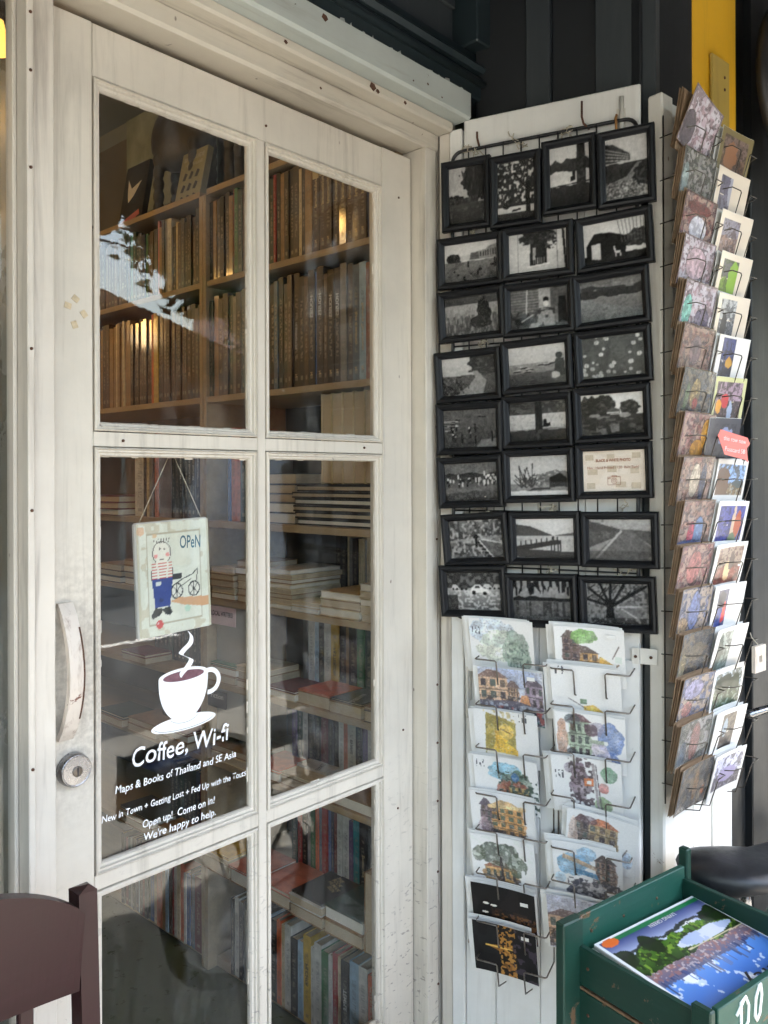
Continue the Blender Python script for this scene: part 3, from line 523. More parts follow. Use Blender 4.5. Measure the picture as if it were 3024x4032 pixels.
    if not kind.startswith('night'):
        p.put(pm & (p.n(44, 40) > .66), (.36,.31,.32), .22).put(pm & (p.n(52, 46) > .72), (.97,.95,.92), .30).put(pm & (p.n(80, 72) > .80), (.16,.13,.15), .35)
        g = .82+.36*p.n(12, 12); p.A = np.where(pm[..., None], np.clip(p.A*g[..., None]*1.04, 0, 1), p.A)
        K = np.pad(p.A, ((1,1),(1,1),(0,0)), mode='edge'); p.A = (K[:-2,1:-1]+K[2:,1:-1]+K[1:-1,:-2]+K[1:-1,2:]+6*p.A)/10; p.A = p.A*.80+.20*np.array((.955,.95,.94))
        if kind in ('sky','gold','temple','corner','bridge'):
            u0, v0 = {'sky': (.06,.70), 'gold': (.72,.84), 'temple': (.06,.78), 'corner': (.08,.84), 'bridge': (.06,.6)}[kind]
            for k in range(3): p.put((abs(p.U-u0-.05*k) < .012) & (p.V > v0) & (p.V < v0+.14) & (p.n(60, 30) > .45), (.3,.3,.32), .8)
    return p
def mottled(seed, pal, blocks):
    p = Pic(64, 54, pal[0], seed); pal = [tuple(min(1, x*1.0) for x in c) for c in pal]; p.put(p.V > -1, pal[0])
    for k, c in enumerate(pal[1:]): p.put(p.n(9+2*k, 8+2*k) > .58, c, .8)
    p.put(p.n(20, 18) > .68, pal[-1], .6); p.put(p.n(22, 20) > .72, tuple(x*.4 for x in pal[0]), .6)
    for (cx, cy, rx, ry, c) in blocks:
        p.ell(cx, cy, rx*1.06, ry*1.06, tuple(x*.45 for x in c), .8).ell(cx, cy, rx, ry, c, .92); mk_ = ((p.U-cx)/rx)**2+((p.V-cy)/ry)**2 < 1; p.put(mk_ & (p.n(16, 14) > .6), tuple(x*.7 for x in c), .6).put(mk_ & (p.n(24, 20) > .7), tuple(min(1, x*1.3) for x in c), .6)
    p.put((abs(p.U-.5) > .46) | (abs(p.V-.5) > .455), tuple(x*.6 for x in pal[0]), .8)
    return p
def snap(seed, sky_, ground, extra, border, portrait=False, frac=(.12, .88, .12, .88)):
    p = Pic(64, 58, border, seed); u0, u1, v0, v1 = frac; m = (p.U > u0) & (p.U < u1) & (p.V > v0) & (p.V < v1); full = p.A.copy()
    p.put(p.V > .5, sky_, 1); p.put(p.V <= .5 + .12*(p.n(8, 1)-.5), ground, 1); p.put(p.n(14, 12) > .6, tuple(x*.55 for x in ground), .6); p.put(p.n(30, 26) > .66, tuple(min(1, x*1.25) for x in sky_), .35); p.put(p.n(34, 30) > .7, tuple(x*.4 for x in ground), .4)
    for (cx, cy, rx, ry, c) in extra: p.put(((p.U-cx)/rx)**2 + ((p.V-cy)/ry)**2 < .6+.7*p.n(12, 12), c, .95)
    p.A = np.where(m[..., None], p.A, full); return p

# ------------------------------------------------------------------ flat lettering
TXT = {}
def text_mesh(s, size, bold=0., shear=0., align='CENTER', space=1., wid=1.):
    key = (s, size, bold, shear, align, space, wid)
    if key in TXT: return TXT[key]
    cu = bpy.data.curves.new('lettering', 'FONT'); cu.body = s; cu.size = size; cu.offset = bold; cu.shear = shear; cu.align_x = align; cu.space_character = space; cu.resolution_u = 3; cu.fill_mode = 'FRONT'
    ob = bpy.data.objects.new('tmp', cu); C.objects.link(ob); dg = bpy.context.evaluated_depsgraph_get(); me = bpy.data.meshes.new_from_object(ob.evaluated_get(dg))
    bpy.data.objects.remove(ob); bpy.data.curves.remove(cu)
    n = len(me.vertices); co = np.zeros(n*3); me.vertices.foreach_get('co', co); co = co.reshape(-1, 3); q = np.stack([co[:, 0]*wid, np.zeros(n), co[:, 1]], -1); me.vertices.foreach_set('co', q.ravel()); me.materials.clear(); me.update(); me.name = 'lettering'
    TXT[key] = me; return me
def lettering(s, size, mat, parent, local, fit=None, wobble=0, **k):
    """flat letters in x,z facing -y, placed by a matrix local to the parent"""
    me = text_mesh(s, size, **k).copy(); me.materials.append(mat); o = bpy.data.objects.new('lettering', me); C.objects.link(o); o.parent = parent
    m = local if isinstance(local, Matrix) else Matrix.Translation(local)
    if wobble:
        for v in me.vertices: v.co.z = v.co.z*1.12 + size*.035*math.sin(v.co.x/size*2.9+len(s)) ; v.co.x += size*.03*math.sin(v.co.x/size*4.1+v.co.z/size*2)
    if fit:
        xs = [v.co.x for v in me.vertices]; w = max(xs)-min(xs); m = m @ Matrix.Diagonal((fit/w, 1, 1, 1))
    o.matrix_local = m; return o

# ================================================================== ground and street
def struct(mb, name, mat, base=(0,0,0)): return tag(mb.build(name, mat, None, base), kind='structure')
struct(MB().box(-60, 60, -60, 40, -.60, -.17), 'ground', M['asphalt'])
struct(MB().box(-60, 60, -3.1, -.02, -.165, -.02), 'sidewalk', M['sidewalk'])
struct(MB().box(-60, 60, -9.2, -3.12, -.166, -.150), 'road', M['asphalt'])
struct(MB().box(-60, 60, -10.9, -9.22, -.165, -.02), 'far_sidewalk', M['sidewalk'])
mk = MB()
for k in range(-8, 12): mk.box(k*3.0, k*3.0+1.5, -6.2, -6.08, -.149, -.145)
struct(mk, 'road_markings', M['roadpaint'])
struct(MB().box(-3.0, 1.60, .0, 3.6, -.05, .0), 'floor', M['floor'])
struct(MB().box(-3.0, 1.60, .06, 3.6, 3.0, 3.1), 'ceiling', M['intwall'])
struct(MB().box(-3.0, 1.60, 3.5, 3.6, .001, 2.999), 'back_wall', M['intwall'])
struct(MB().box(1.40, 1.50, .10, 3.498, .001, 2.999), 'side_wall', M['intwall'])
struct(MB().box(-3.0, -2.9, .10, 3.498, .001, 2.999), 'far_side_wall', M['intwall'])

# ================================================================== door
DX0, DX1, DZ1 = .1712, 1.0652, 2.264
XA, XB, XC, XD = .246, .595, .615, .962
ZT, ZM1, ZM2, ZN1, ZN2, ZB = 2.173, 1.578, 1.553, .832, .807, .23
door = thing('glazed_door', 'cream painted six-pane glazed shop door with white cup decal', 'door', (.62, 0, 0))
T = .042
MB().cbox(DX0, XA-.0008, 0, T, .012, DZ1, .0015).build('stile', M['cream'], door)
MB().cbox(XD+.0008, DX1, 0, T, .012, DZ1, .0015).build('stile', M['cream'], door)
MB().cbox(XA, XD, .0008, T-.001, ZT, DZ1-.001, .0015).build('top_rail', M['cream'], door)
MB().cbox(XA, XD, .0008, T-.001, .013, ZB, .0015).build('bottom_rail', M['cream'], door)
MB().cbox(XB, XC, .0006, T-.001, ZB+.0005, ZT-.0005, .001).build('upright_bar', M['cream'], door)
for (z0, z1) in ((ZM2, ZM1), (ZN2, ZN1)):
    for (x0, x1) in ((XA, XB-.0004), (XC+.0004, XD)): MB().cbox(x0, x1, .0012, T-.001, z0, z1, .001).build('cross_bar', M['cream'], door)
MW = .017
def moulding(x0, x1, z0, z1):
    """mitred stepped moulding round a pane"""
    prof = [(.0016,.012),(.0016,-.002),(.004,-.004),(.0055,.001),(.009,.0005),(.0105,.005),(.0145,.0055),(MW,.010),(MW,.016)]
    mb = MB(); n = len(prof)
    for (d, y) in prof: mb.v += [(x0+d,y,z0+d),(x1-d,y,z0+d),(x1-d,y,z1-d),(x0+d,y,z1-d)]
    for i in range(n-1):
        for j in range(4): mb.f.append((i*4+j, i*4+(j+1)%4, (i+1)*4+(j+1)%4, (i+1)*4+j)); mb.sm.append(False)
    # ragged putty line against the glass
    rr = random.Random(int(x0*1e4+z0*97))
    for (ax, a0, a1, fixed, inw) in (('z', z0, z1, x0+MW, 1), ('z', z0, z1, x1-MW, -1), ('x', x0, x1, z0+MW, 1), ('x', x0, x1, z1-MW, -1)):
        p = a0+MW
        while p < a1-MW:
            l = rr.uniform(.008, .03); w = rr.choice([0,0,0,.001,.0015,.003])*rr.random()
            q = min(p+l, a1-MW)
            if w > .0006:
                o = fixed+inw*w
                lo, hi = min(fixed, o), max(fixed, o)
                if ax == 'z': mb.box(lo, hi, .0128, .0150, p, q)
                else: mb.box(p, q, .0128, .0150, lo, hi)
            p = q+rr.uniform(0, .01)
    return mb
for (z0, z1) in ((ZM1, ZT), (ZN1, ZM2), (ZB, ZN2)):
    for (x0, x1) in ((XA, XB), (XC, XD)):
        moulding(x0, x1, z0, z1).build('moulding', M['cream'], door)
        MB().box(x0+MW-.003, x1-MW+.003, .0155, .0190, z0+MW-.003, z1-MW+.003).build('pane', M['glass'], door)
# pull handle: bowed timber strip on two feet
mb = MB(); pts = []
for k in range(13):
    t = k/12; z = 1.075 + .222*t; y = -.008 - .040*math.sin(math.pi*t)**.8; pts.append((z, y))
hw = .0125; X0 = .192; th = .011; vs_ = []
for (z, y) in pts: vs_ += [(X0-hw, y, z), (X0+hw, y, z), (X0+hw, y+th, z), (X0-hw, y+th, z)]
fs_ = [(3,2,1,0), tuple(48+i for i in range(4))] + [(i*4+j, i*4+(j+1)%4, i*4+4+(j+1)%4, i*4+4+j) for i in range(12) for j in range(4)]
mb.add(vs_, fs_)
hd = mb.build('handle', M['handle'], door)
MB().add([(X0+hw*.75+.0004, y-.0003, z) for z, y in pts[2:11]]+[(X0+hw+.0003, y-.0003, z) for z, y in pts[2:11]]+[(X0+hw+.0003, y+th*.5, z) for z, y in pts[2:11]], [(i, i+1, i+10, i+9) for i in range(8)]+[(i+9, i+10, i+19, i+18) for i in range(8)]).build('worn_edge', M['nail'], hd)
hd.data.polygons.foreach_set('use_smooth', [False]*len(hd.data.polygons))
lk = MB().lathe([(.0275,-.001),(.0275,-.006),(.0262,-.016),(.0245,-.018),(.0238,-.0165),(.0225,-.0165),(.0,-.0175)][:6]+[(.002,-.0178)], .2055, 1.024, 28, 'y').build('lock', M['chrome'], door)
MB().lathe([(.0085,-.0168),(.0085,-.0186),(.007,-.0192),(.001,-.0192)], .2065, 1.023, 18, 'y').build('key_plug', M['brass'], lk)
MB().box(.2055, .2075, -.0199, -.0190, 1.016, 1.030).build('keyhole', M['ink'], lk)
for (x, z, a) in ((.2145, 1.795, .6), (.229, 1.772, .9), (.2125, 1.752, 1.2), (.201, 1.782, .2)):
    m_ = Matrix.Translation((x, 0, z)) @ Matrix.Rotation(a, 4, 'Y'); MB().box(-.006, .006, -.0012, -.0006, -.005, .005, m_).build('tape_scrap', M['tape'], door)
for (x, z) in ((.618, 2.205), (.9, 1.566), (.3, 1.564), (1.02, 2.16), (1.03, .9), (1.01, .72)):
    MB().lathe([(.0028,-.0003),(.0024,-.0022),(.0005,-.0026)], x, z, 8, 'y').build('nail_head', M['nail'], door)

# window lettering and cup decal, white film on the outside of the glass
dec = thing('window_lettering', 'white cup decal and handwritten style cafe lettering on door glass', 'decal', (.42, .0154, .83))
GY = .01535
def flat(poly, y=GY): return MB().add([(x, y, z) for x, z in poly], [tuple(range(len(poly)))])
def ellp(cx, cz, rx, rz, n=40, a0=0, a1=2*math.pi, rot=0.):
    o = []
    for k in range(n):
        a = a0+(a1-a0)*k/(n-1 if a1-a0 < 6.28 else n); x, z = rx*math.cos(a), rz*math.sin(a); o.append((cx+x*math.cos(rot)-z*math.sin(rot), cz+x*math.sin(rot)+z*math.cos(rot)))
    return o
body = ellp(.4315, 1.134, .0535, .0140, 24, 0, math.pi)
cw = lambda t: (1-t**2.6)**.62
body += [(.4315-.0535*cw(k/16), 1.134-.087*k/16) for k in range(1, 17)] + [(.4315+.0535*cw(k/16), 1.134-.087*k/16) for k in range(15, 0, -1)]
ell_in = ellp(.4315, 1.1335, .0445, .0092, 30)
flat(body).build('cup', M['vinyl'], dec)
flat(ell_in, GY-.0003).build('coffee', M['coffee'], dec)
def ring(P, Q, y=GY):
    n = len(P); return MB().add([(x, y, z) for x, z in P]+[(x, y, z) for x, z in Q], [(i, i+1, n+i+1, n+i) for i in range(n-1)])
ring(ellp(.488, 1.1135, .0265, .0255, 24, -1.75, 1.75), ellp(.488, 1.1135, .0175, .0165, 24, -1.75, 1.75)).build('cup_handle', M['vinyl'], dec)
flat(ellp(.4325, 1.0460, .0700, .0140, 48), GY+.0001).build('saucer', M['vinyl'], dec)
ring(ellp(.4325, 1.0472, .0640, .0128, 40, math.pi, 2*math.pi), ellp(.4325, 1.0479, .0640, .0128, 40, math.pi, 2*math.pi), GY-.0002).build('saucer_line', M['ink'], dec)
ring(ellp(.4325, 1.0630, .0330, .0168, 30, math.pi*1.15, 2*math.pi-.4), ellp(.4325, 1.0636, .0330, .0168, 30, math.pi*1.15, 2*math.pi-.4), GY-.0003).build('cup_line', M['ink'], dec)
st = [(.4405,1.2150,.0012),(.4480,1.2040,.0042),(.4455,1.1915,.0060),(.4305,1.1800,.0062),(.4260,1.1735,.0062),(.4400,1.1660,.0066),(.4475,1.1600,.0060),(.4400,1.1490,.0062),(.4270,1.1380,.0052),(.4250,1.1310,.0015)]
pts = []
for i in range(len(st)-1):
    for k in range(5):
        t = k/5; a = st[max(i-1,0)]; b = st[i]; c = st[i+1]; d = st[min(i+2, len(st)-1)]
        pts.append(tuple(.5*((2*b[j])+(-a[j]+c[j])*t+(2*a[j]-5*b[j]+4*c[j]-d[j])*t*t+(-a[j]+3*b[j]-3*c[j]+d[j])*t**3) for j in range(3)))
pts.append(st[-1])
ring([(x-w*.85, z+w*.35) for x, z, w in pts], [(x+w*.85, z-w*.35) for x, z, w in pts], GY-.0004).build('steam', M['vinyl'], dec)
DB = BASE[dec.name]
for s, xc, z, w, sz, bd in (('Coffee, Wi-fi', .4275, .990, .209, .0420, .0009), ('Maps & Books of Thailand and SE Asia', .4205, .953, .259, .0172, .00040), ('New in Town + Getting Lost + Fed Up with the Touts:', .4215, .9105, .311, .0150, .00032),
        ('Open up!  Come on in!', .4215, .8775, .155, .0172, .00042), ("We're happy to help.", .4245, .8540, .155, .0172, .00042)):
    lettering(s, sz, M['vinyl'], dec, (xc-DB.x, GY-.0002-DB.y, z-DB.z), fit=w, bold=bd*.45, shear=.10, wobble=1)

# hanging open sign, behind the glass
sg = thing('open_sign', 'small painted wooden OPEN sign hung on string inside the door glass', 'sign', (.428, .045, 1.213), Matrix.Translation((.428,0,1.31)) @ Matrix.Rotation(R(-2.2), 4, 'Y') @ Matrix.Translation((-.428,0,-1.31)))
MB().cbox(.350, .509, .040, .054, 1.209, 1.421, .004).build('board', M['whiteworn'], sg)
p = Pic(84, 116, (.90, .90, .84), 77); p.put(p.n(6, 8) > .6, (.86,.86,.79), .6)
for (a, b) in ((.0, .03), (.97, 1.)): p.put((p.U >= a) & (p.U < b), (.74,.70,.58), .6)
fr = (abs(p.U-.5) > .37) | (abs(p.V-.5) > .40); p.put(fr & (p.n(14, 18) > .62), (.80,.76,.66), .8); p.put((abs(abs(p.U-.5)-.365) < .010) & (abs(p.V-.5) < .40), (.72,.69,.60)).put((abs(abs(p.V-.5)-.395) < .008) & (abs(p.U-.5) < .37), (.72,.69,.60))
dk = (.17,.18,.20)
p.ell(.33, .725, .125, .105, dk).ell(.33, .725, .115, .097, (.93,.91,.85)).ell(.25, .70, .025, .018, (.93,.62,.60)).ell(.41, .705, .025, .018, (.93,.62,.60)).ell(.305, .762, .012, .010, dk).ell(.365, .757, .012, .010, dk).line(.30, .665, .36, .665, .005, dk)
for k in range(7): p.line(.24+k*.03, .815, .225+k*.035, .85, .004, dk)
p.poly([(.19,.50),(.19,.57),(.24,.64),(.42,.64),(.47,.58),(.47,.50)], (.93,.91,.86)); m_ = (p.U > .19) & (p.U < .47) & (p.V > .50) & (p.V < .645)
p.put(m_ & ((p.V*38) % 1 < .38), (.80,.30,.28)); p.line(.26, .64, .28, .5, .012, (.92,.9,.84)).line(.41, .64, .39, .5, .012, (.92,.9,.84)).line(.185, .5, .19, .58, .006, dk).line(.475, .5, .47, .58, .006, dk)
p.poly([(.185,.50),(.47,.50),(.42,.245),(.22,.25)], (.17,.27,.55)).poly([(.24,.44),(.31,.445),(.31,.475),(.24,.47)], (.85,.86,.84)).ell(.30, .31, .03, .015, (.12,.2,.42))
p.poly([(.22,.25),(.32,.235),(.42,.245),(.45,.19),(.41,.165),(.35,.185),(.32,.215),(.27,.175),(.18,.155),(.16,.18)], (.17,.19,.18)); p.ell(.27, .10, .05, .038, (.80,.28,.27)).ell(.255, .11, .012, .01, (.95,.8,.8))
for cx in (.52, .76):
    p.ell(cx, .37, .085, .072, dk).ell(cx, .37, .070, .058, (.91,.90,.85)); p.ell(cx, .37, .018, .015, dk)
    for a in range(8): p.line(cx, .37, cx+.07*math.cos(a*.785), .37+.058*math.sin(a*.785), .0045, dk)
p.line(.52, .44, .60, .47, .008, dk).line(.60, .47, .74, .50, .007, dk).line(.56, .40, .72, .46, .006, dk).line(.74, .50, .82, .55, .007, dk).line(.82, .55, .80, .44, .006, dk).poly([(.46,.47),(.6,.48),(.6,.53),(.47,.53)], dk)
p.poly([(.42,.285),(.55,.31),(.85,.29),(.97,.28),(.97,.2),(.86,.20),(.62,.235)], (.84,.62,.44), .9).ell(.66, .2, .04, .03, (.62,.80,.70), .6).ell(.24, .88, .03, .02, (.88,.72,.55), .8).ell(.06, .93, .05, .04, (.88,.66,.5), .7)
def put_mesh(name, me, parent, local):
    o = bpy.data.objects.new(name, me); C.objects.link(o); o.parent = parent; o.matrix_local = local if isinstance(local, Matrix) else Matrix.Translation(local); return o
sb = BASE[sg.name]
put_mesh('painted_face', sheet_mesh('painted_face', .1555, .208, p.grain(.02).A, M['print']), sg, (.4295-sb.x, .0396-sb.y, 1.211-sb.z))
lettering('OPeN', .034, plain('blue_green_lettering', (.03,.13,.19), .6), sg, Matrix.Translation((.4650-sb.x, .0392-sb.y, 1.366-sb.z)) @ Matrix.Rotation(R(3), 4, 'Y'), fit=.046, bold=.0004)
MB().tube([(.362,.047,1.420),(.431,.044,1.545)], .0008, 5).tube([(.497,.047,1.420),(.437,.044,1.545)], .0008, 5).build('string', M['string'], sg)

# ================================================================== door frame
fr_ = thing('door_frame', 'cream painted door frame with stepped flaking head and worn jambs', 'door frame', (.62, -.03, 0))
MB().cbox(.1215, .1325, -.030, .046, .0, 2.322, .0015).build('jamb', M['jamb'], fr_)
MB().cbox(.1335, .1685, -.022, .075, .0, 2.283, .0015).build('jamb', M['jamb'], fr_)
MB().cbox(1.069, 1.109, -.042, .075, .0, 2.284, .0015).build('jamb', M['cream'], fr_)
MB().cbox(1.1095, 1.128, -.028, .075, .0, 2.40, .0015).build('jamb_strip', M['jamb'], fr_)
MB().cbox(1.1284, 1.152, -.030, .02, .0, 2.345, .0015).build('jamb_strip', M['jamb'], fr_)
MB().xprism([(.075,2.285),(-.036,2.285),(-.042,2.291),(-.042,2.323),(.075,2.323)], .1336, 1.118).build('head_piece', M['head'], fr_)
MB().xprism([(.075,2.3245),(-.078,2.3245),(-.083,2.329),(-.083,2.3445),(.075,2.3445)], -1.3, 1.1225).build('head_piece', M['head'], fr_)
MB().xprism([(.075,2.346),(-.118,2.346),(-.124,2.352),(-.124,2.408),(-.11,2.412),(.075,2.412)], -1.3, 1.140).build('head_piece', M['headblue'], fr_)
for z in (.28, .55, .72, .86, 1.0, 1.35, 1.62):
    MB().lathe([(.0030,-.0425),(.0028,-.0446),(.0005,-.045)], 1.1065, z, 8, 'y').build('nail_head', M['nail'], fr_)
for z in (1.05, 1.45, 1.70, 1.98, 2.13, 2.22):
    MB().lathe([(.0026,-.0302),(.0024,-.032),(.0005,-.0325)], .1270, z, 8, 'y').build('nail_head', M['nail'], fr_)

rr = random.Random(31)
for k in range(46):
    x = -.3+k*.0315+rr.uniform(-.01,.01); w = rr.uniform(.008,.026); h = rr.choice([.002,.003,.004,.007,.011])
    MB().add([(x,-.1128,2.4105),(x+w,-.1128,2.4105),(x+w*rr.uniform(.5,.9),-.1128,2.4125+h),(x+w*rr.uniform(.1,.4),-.1128,2.4125+h*rr.uniform(.4,1))], [(0,1,2,3)]).build('paint_smear', M['headblue'], fr_)
for (x, y, z, s_) in ((.665,-.1245,2.395,.010), (.60,-.0835,2.337,.006), (.845,-.0835,2.336,.012), (.86,-.0835,2.331,.007), (.95,-.0835,2.336,.006), (.73,-.0425,2.306,.004), (.98,-.1245,2.375,.004), (.93,-.1245,2.365,.003), (1.03,-.1245,2.362,.003)):
    MB().add([(x-s_,y,z-s_*.3),(x,y,z-s_*.9),(x+s_*.8,y,z-s_*.1),(x+s_*.3,y,z+s_*.5),(x-s_*.6,y,z+s_*.6)], [(0,1,2,3,4)]).build('bare_patch', M['nail'], fr_)
# dark panelled transom above the door
tr = thing('transom', 'dark teal moulded timber transom above the door head', 'transom', (.3, -.1, 2.41))
MB().cbox(-1.3, 1.30, -.112, .05, 2.4125, 2.475, .004).build('rail', M['dark'], tr)
MB().tube([(-1.3,-.116,2.452),(1.26,-.116,2.452)], .010, 8).build('bead', M['dark'], tr)
MB().xprism([(.05,2.476),(-.118,2.476),(-.126,2.486),(-.118,2.497),(-.098,2.503),(-.09,2.535),(.05,2.535)], -1.3, 1.262).build('bead_moulding', M['dark'], tr)
MB().box(-1.3, 1.15, -.062, .05, 2.536, 3.3).build('panel', M['darkgrey'], tr)
MB().cbox(.98, 1.148, -.074, -.0625, 2.63, 3.3, .003).build('raised_panel', M['intwall'] if False else M['darkgrey'], tr)
MB().cbox(1.152, 1.262, -.135, .05, 2.536, 3.3, .004).build('corner_post', M['dark'], tr)

# ================================================================== shop window beside the door
win = thing('shop_window', 'tall shop window pane beside the door, reflecting street and bare branches', 'window', (-.4, .01, 0))
MB().box(-1.20, .1205, .018, .022, .55, 2.322).build('pane', M['winglass'], win)
MB().cbox(.1140, .1208, .004, .029, .55, 2.322, .0012).build('beading', M['jamb'], win)
MB().cbox(-1.29, -1.20, -.03, .07, .0, 2.322, .002).build('post', M['jamb'], win)
MB().cbox(-1.20, .1210, -.05, .07, .50, .549, .002).build('sill', M['jamb'], win)
sw = thing('stall_riser', 'plain cream boarded wall below the shop window', 'wall', (-.5, 0, 0))
for k in range(9): MB().cbox(-1.20+k*.1468, -1.20+(k+1)*.1468-.002, -.012, .06, -.015, .499, .002).build('plank', M['jamb'], sw)
struct(MB().box(-3.0, -1.291, -.04, .075, -.15, 3.3), 'wall', M['jamb'])

# ================================================================== folded shutter panel beside the door (frame A) and street-facing leaf (frame B)
def frameM(p0, ang):
    return Matrix.Translation(p0) @ Matrix.Rotation(ang, 4, 'Z')
FA = frameM((1.126, -.04, 0), R(-74.7))
FB = frameM((1.126+.264*.518, -.04-.9645*.518, 0), R(-6.7))
sh = thing('shutter_panel', 'white boarded shutter panel carrying the framed photos and postcards', 'shutter', (.24, 0, 0), FA)
xs = [.0, .030, .062, .136, .243, .350, .469]
MB().cbox(.0005, .0295, -.004, .03, 0, 2.36, .002).build('frame_strip', M['jamb'], sh)
MB().cbox(.0305, .0615, -.010, .03, 0, 2.33, .002).build('frame_strip', M['white'], sh)
for i in range(2, 6):
    MB().cbox(xs[i]+.0006, xs[i+1]-.0006, .0, .03, 0, 2.32, .0022).build('plank', M['white'], sh)
MB().cbox(.066, .474, -.008, .0005, 2.215, 2.348, .003).build('top_board', M['white'], sh)
MB().cbox(.064, .4688, -.010, -.0005, .02, .17, .003).build('bottom_board', M['whiteworn'], sh)
MB().cbox(.425, .4688, -.007, -.0005, .172, 1.10, .002).build('edge_strip', M['white'], sh)
bl = MB(); 
bl.box(.0665+.357, .4425, -.0105, -.0082, 2.245, 2.30); bl.tube([(.435,-.012,2.20),(.4352,-.0125,2.325)], .005, 8)
bl.build('bolt', M['whiteworn'], sh)
hg = MB().box(.452, .4685, -.0085, -.0072, 1.094, 1.128); hg.box(.4695, .505, -.0055, -.0042, 1.094, 1.128); hg.build('hinge_plate', M['whiteworn'], sh)
for x in (.460, .492): MB().lathe([(.0035,0),(.003,-.002),(.001,-.002)], 0, 0, 10, 'y', Matrix.Translation((x, -.0072 if x > .47 else -.0098, 1.11))).build('screw', M['nail'], sh)
MB().box(.068, .0795, -.012, -.0008, .97, 1.145).tube([(.0735,-.016,.93),(.0735,-.016,1.12)], .0045, 8).build('slide_bolt', M['whiteworn'], sh)
struct(MB().box(1.36, 1.40, -.05, .10, -.02, 3.3).box(1.1525, 1.36, -.015, .10, -.02, 3.3), 'return_wall', M['dark'])
# street leaf
lf = thing('street_leaf', 'bright white street-facing shutter leaf behind the tall card rack', 'shutter', (.16, .01, 0), FB)
MB().cbox(-.0005, .045, .0, .036, 0, 2.325, .004).build('stile', M['whiteworn'], lf)
for (a, b) in ((.0455, .130), (.1305, .2125)): MB().cbox(a, b, .006, .036, 0, 2.315, .002).build('plank', M['white'], lf)
MB().cbox(.213, .243, .002, .036, 0, 2.315, .002).build('batten', M['whiteworn'], lf)
MB().cbox(.2435, .312, .006, .036, 0, 2.315, .002).build('plank', M['white'], lf)
# dark return boards above and behind the shutter
dw = thing('return_boards', 'black and charcoal upright boards above the framed photo panel', 'wall', (.3, .06, 2.2), FA)
for k, (a, b, d, m) in enumerate(((.075,.203,.050,'black'), (.204,.262,.040,'darkgrey'), (.263,.365,.055,'black'), (.366,.498,.042,'darkgrey'))):
    MB().cbox(a, b, d, .10, .0, 3.3, .002).build('plank', M[m], dw)
dw2 = thing('street_board', 'black upright board between the charcoal boards and the yellow post', 'board', (.05, .06, 0), FB)
MB().cbox(.012, .236, .060, .12, .0, 3.3, .002).build('plank', M['black'], dw2)
yp = thing('yellow_post', 'mustard yellow street post behind the tall card rack', 'post', (.22, .1, 0), FB)
MB().cbox(.238, .460, .062, .20, 2.25, 3.3, .004).build('shaft', M['yellow'], yp); MB().cbox(.239, .459, .063, .20, 0, 2.2495, .004).build('lower_shaft', M['black'], yp)
pl = MB().cbox(.318, .405, .052, .0615, 2.27, 2.535, .003).build('metal_plate', M['plate'], yp)
for z in (2.49, 2.46, 2.32): MB().lathe([(.004,0),(.003,-.002),(.001,-.002)], 0, 0, 8, 'y', Matrix.Translation((.378, .0518, z))).build('rivet', M['nail'], pl)
dk_ = thing('dark_doorway', 'dark timber doorway frame beyond the yellow post', 'door frame', (.6, .1, 0), FB)
for (a, b, d) in ((.462,.49,.09), (.491,.53,.16), (.531,.62,.12), (.621,.70,.10), (.701,1.6,.16)):
    MB().cbox(a, b, d, .30, -.02, 3.3, .003).build('board', M['black'], dk_)
gg = solo(MB().lathe([(.001,-.02),(.06,-.026),(.15,-.030),(.235,-.012),(.245,.004),(.24,.02),(.02,.024)], 0, 0, 40, 'y', Matrix.Translation((.715, .0, 2.54))), 'gong', plain('dull_black_gong', (.02,.02,.021), .4, var=.3), 'round dark metal disc mounted up beyond the yellow post', 'gong', (.53, .0, 2.5), FB)

# awning over the pavement, scalloped edge; shades the shopfront
aw = thing('awning', 'dark canvas awning with a scalloped edge over the pavement', 'awning', (1, -1.2, 2.7))
AY, AZ = -2.35, 2.86
MB().xprism([(.05,3.30),(AY,AZ),(AY,AZ+.03),(.05,3.34)], -7, 9).build('canopy', M['canvas'], aw)
mb = MB(); w = .235; x = -7.0
while x < 9:
    P = [(x, AZ+.03), (x, AZ-.06)] + [(x+w*(k/10), AZ-.06-.135*math.sin(math.pi*k/10)**.75) for k in range(1, 10)] + [(x+w, AZ-.06), (x+w, AZ+.03)]
    mb.prism(P, AY-.012, AY-.006); x += w
mb.build('valance', M['canvas'], aw)
struct(MB().box(-7, -3.001, -.04, .05, -.15, 3.3).box(-7, 9, .0, .05, 3.345, 4.1), 'upper_wall', M['darkgrey'])
struct(MB().box(2.92, 9, -.46, .05, -.02, 3.3), 'neighbour_wall', M['darkgrey'])

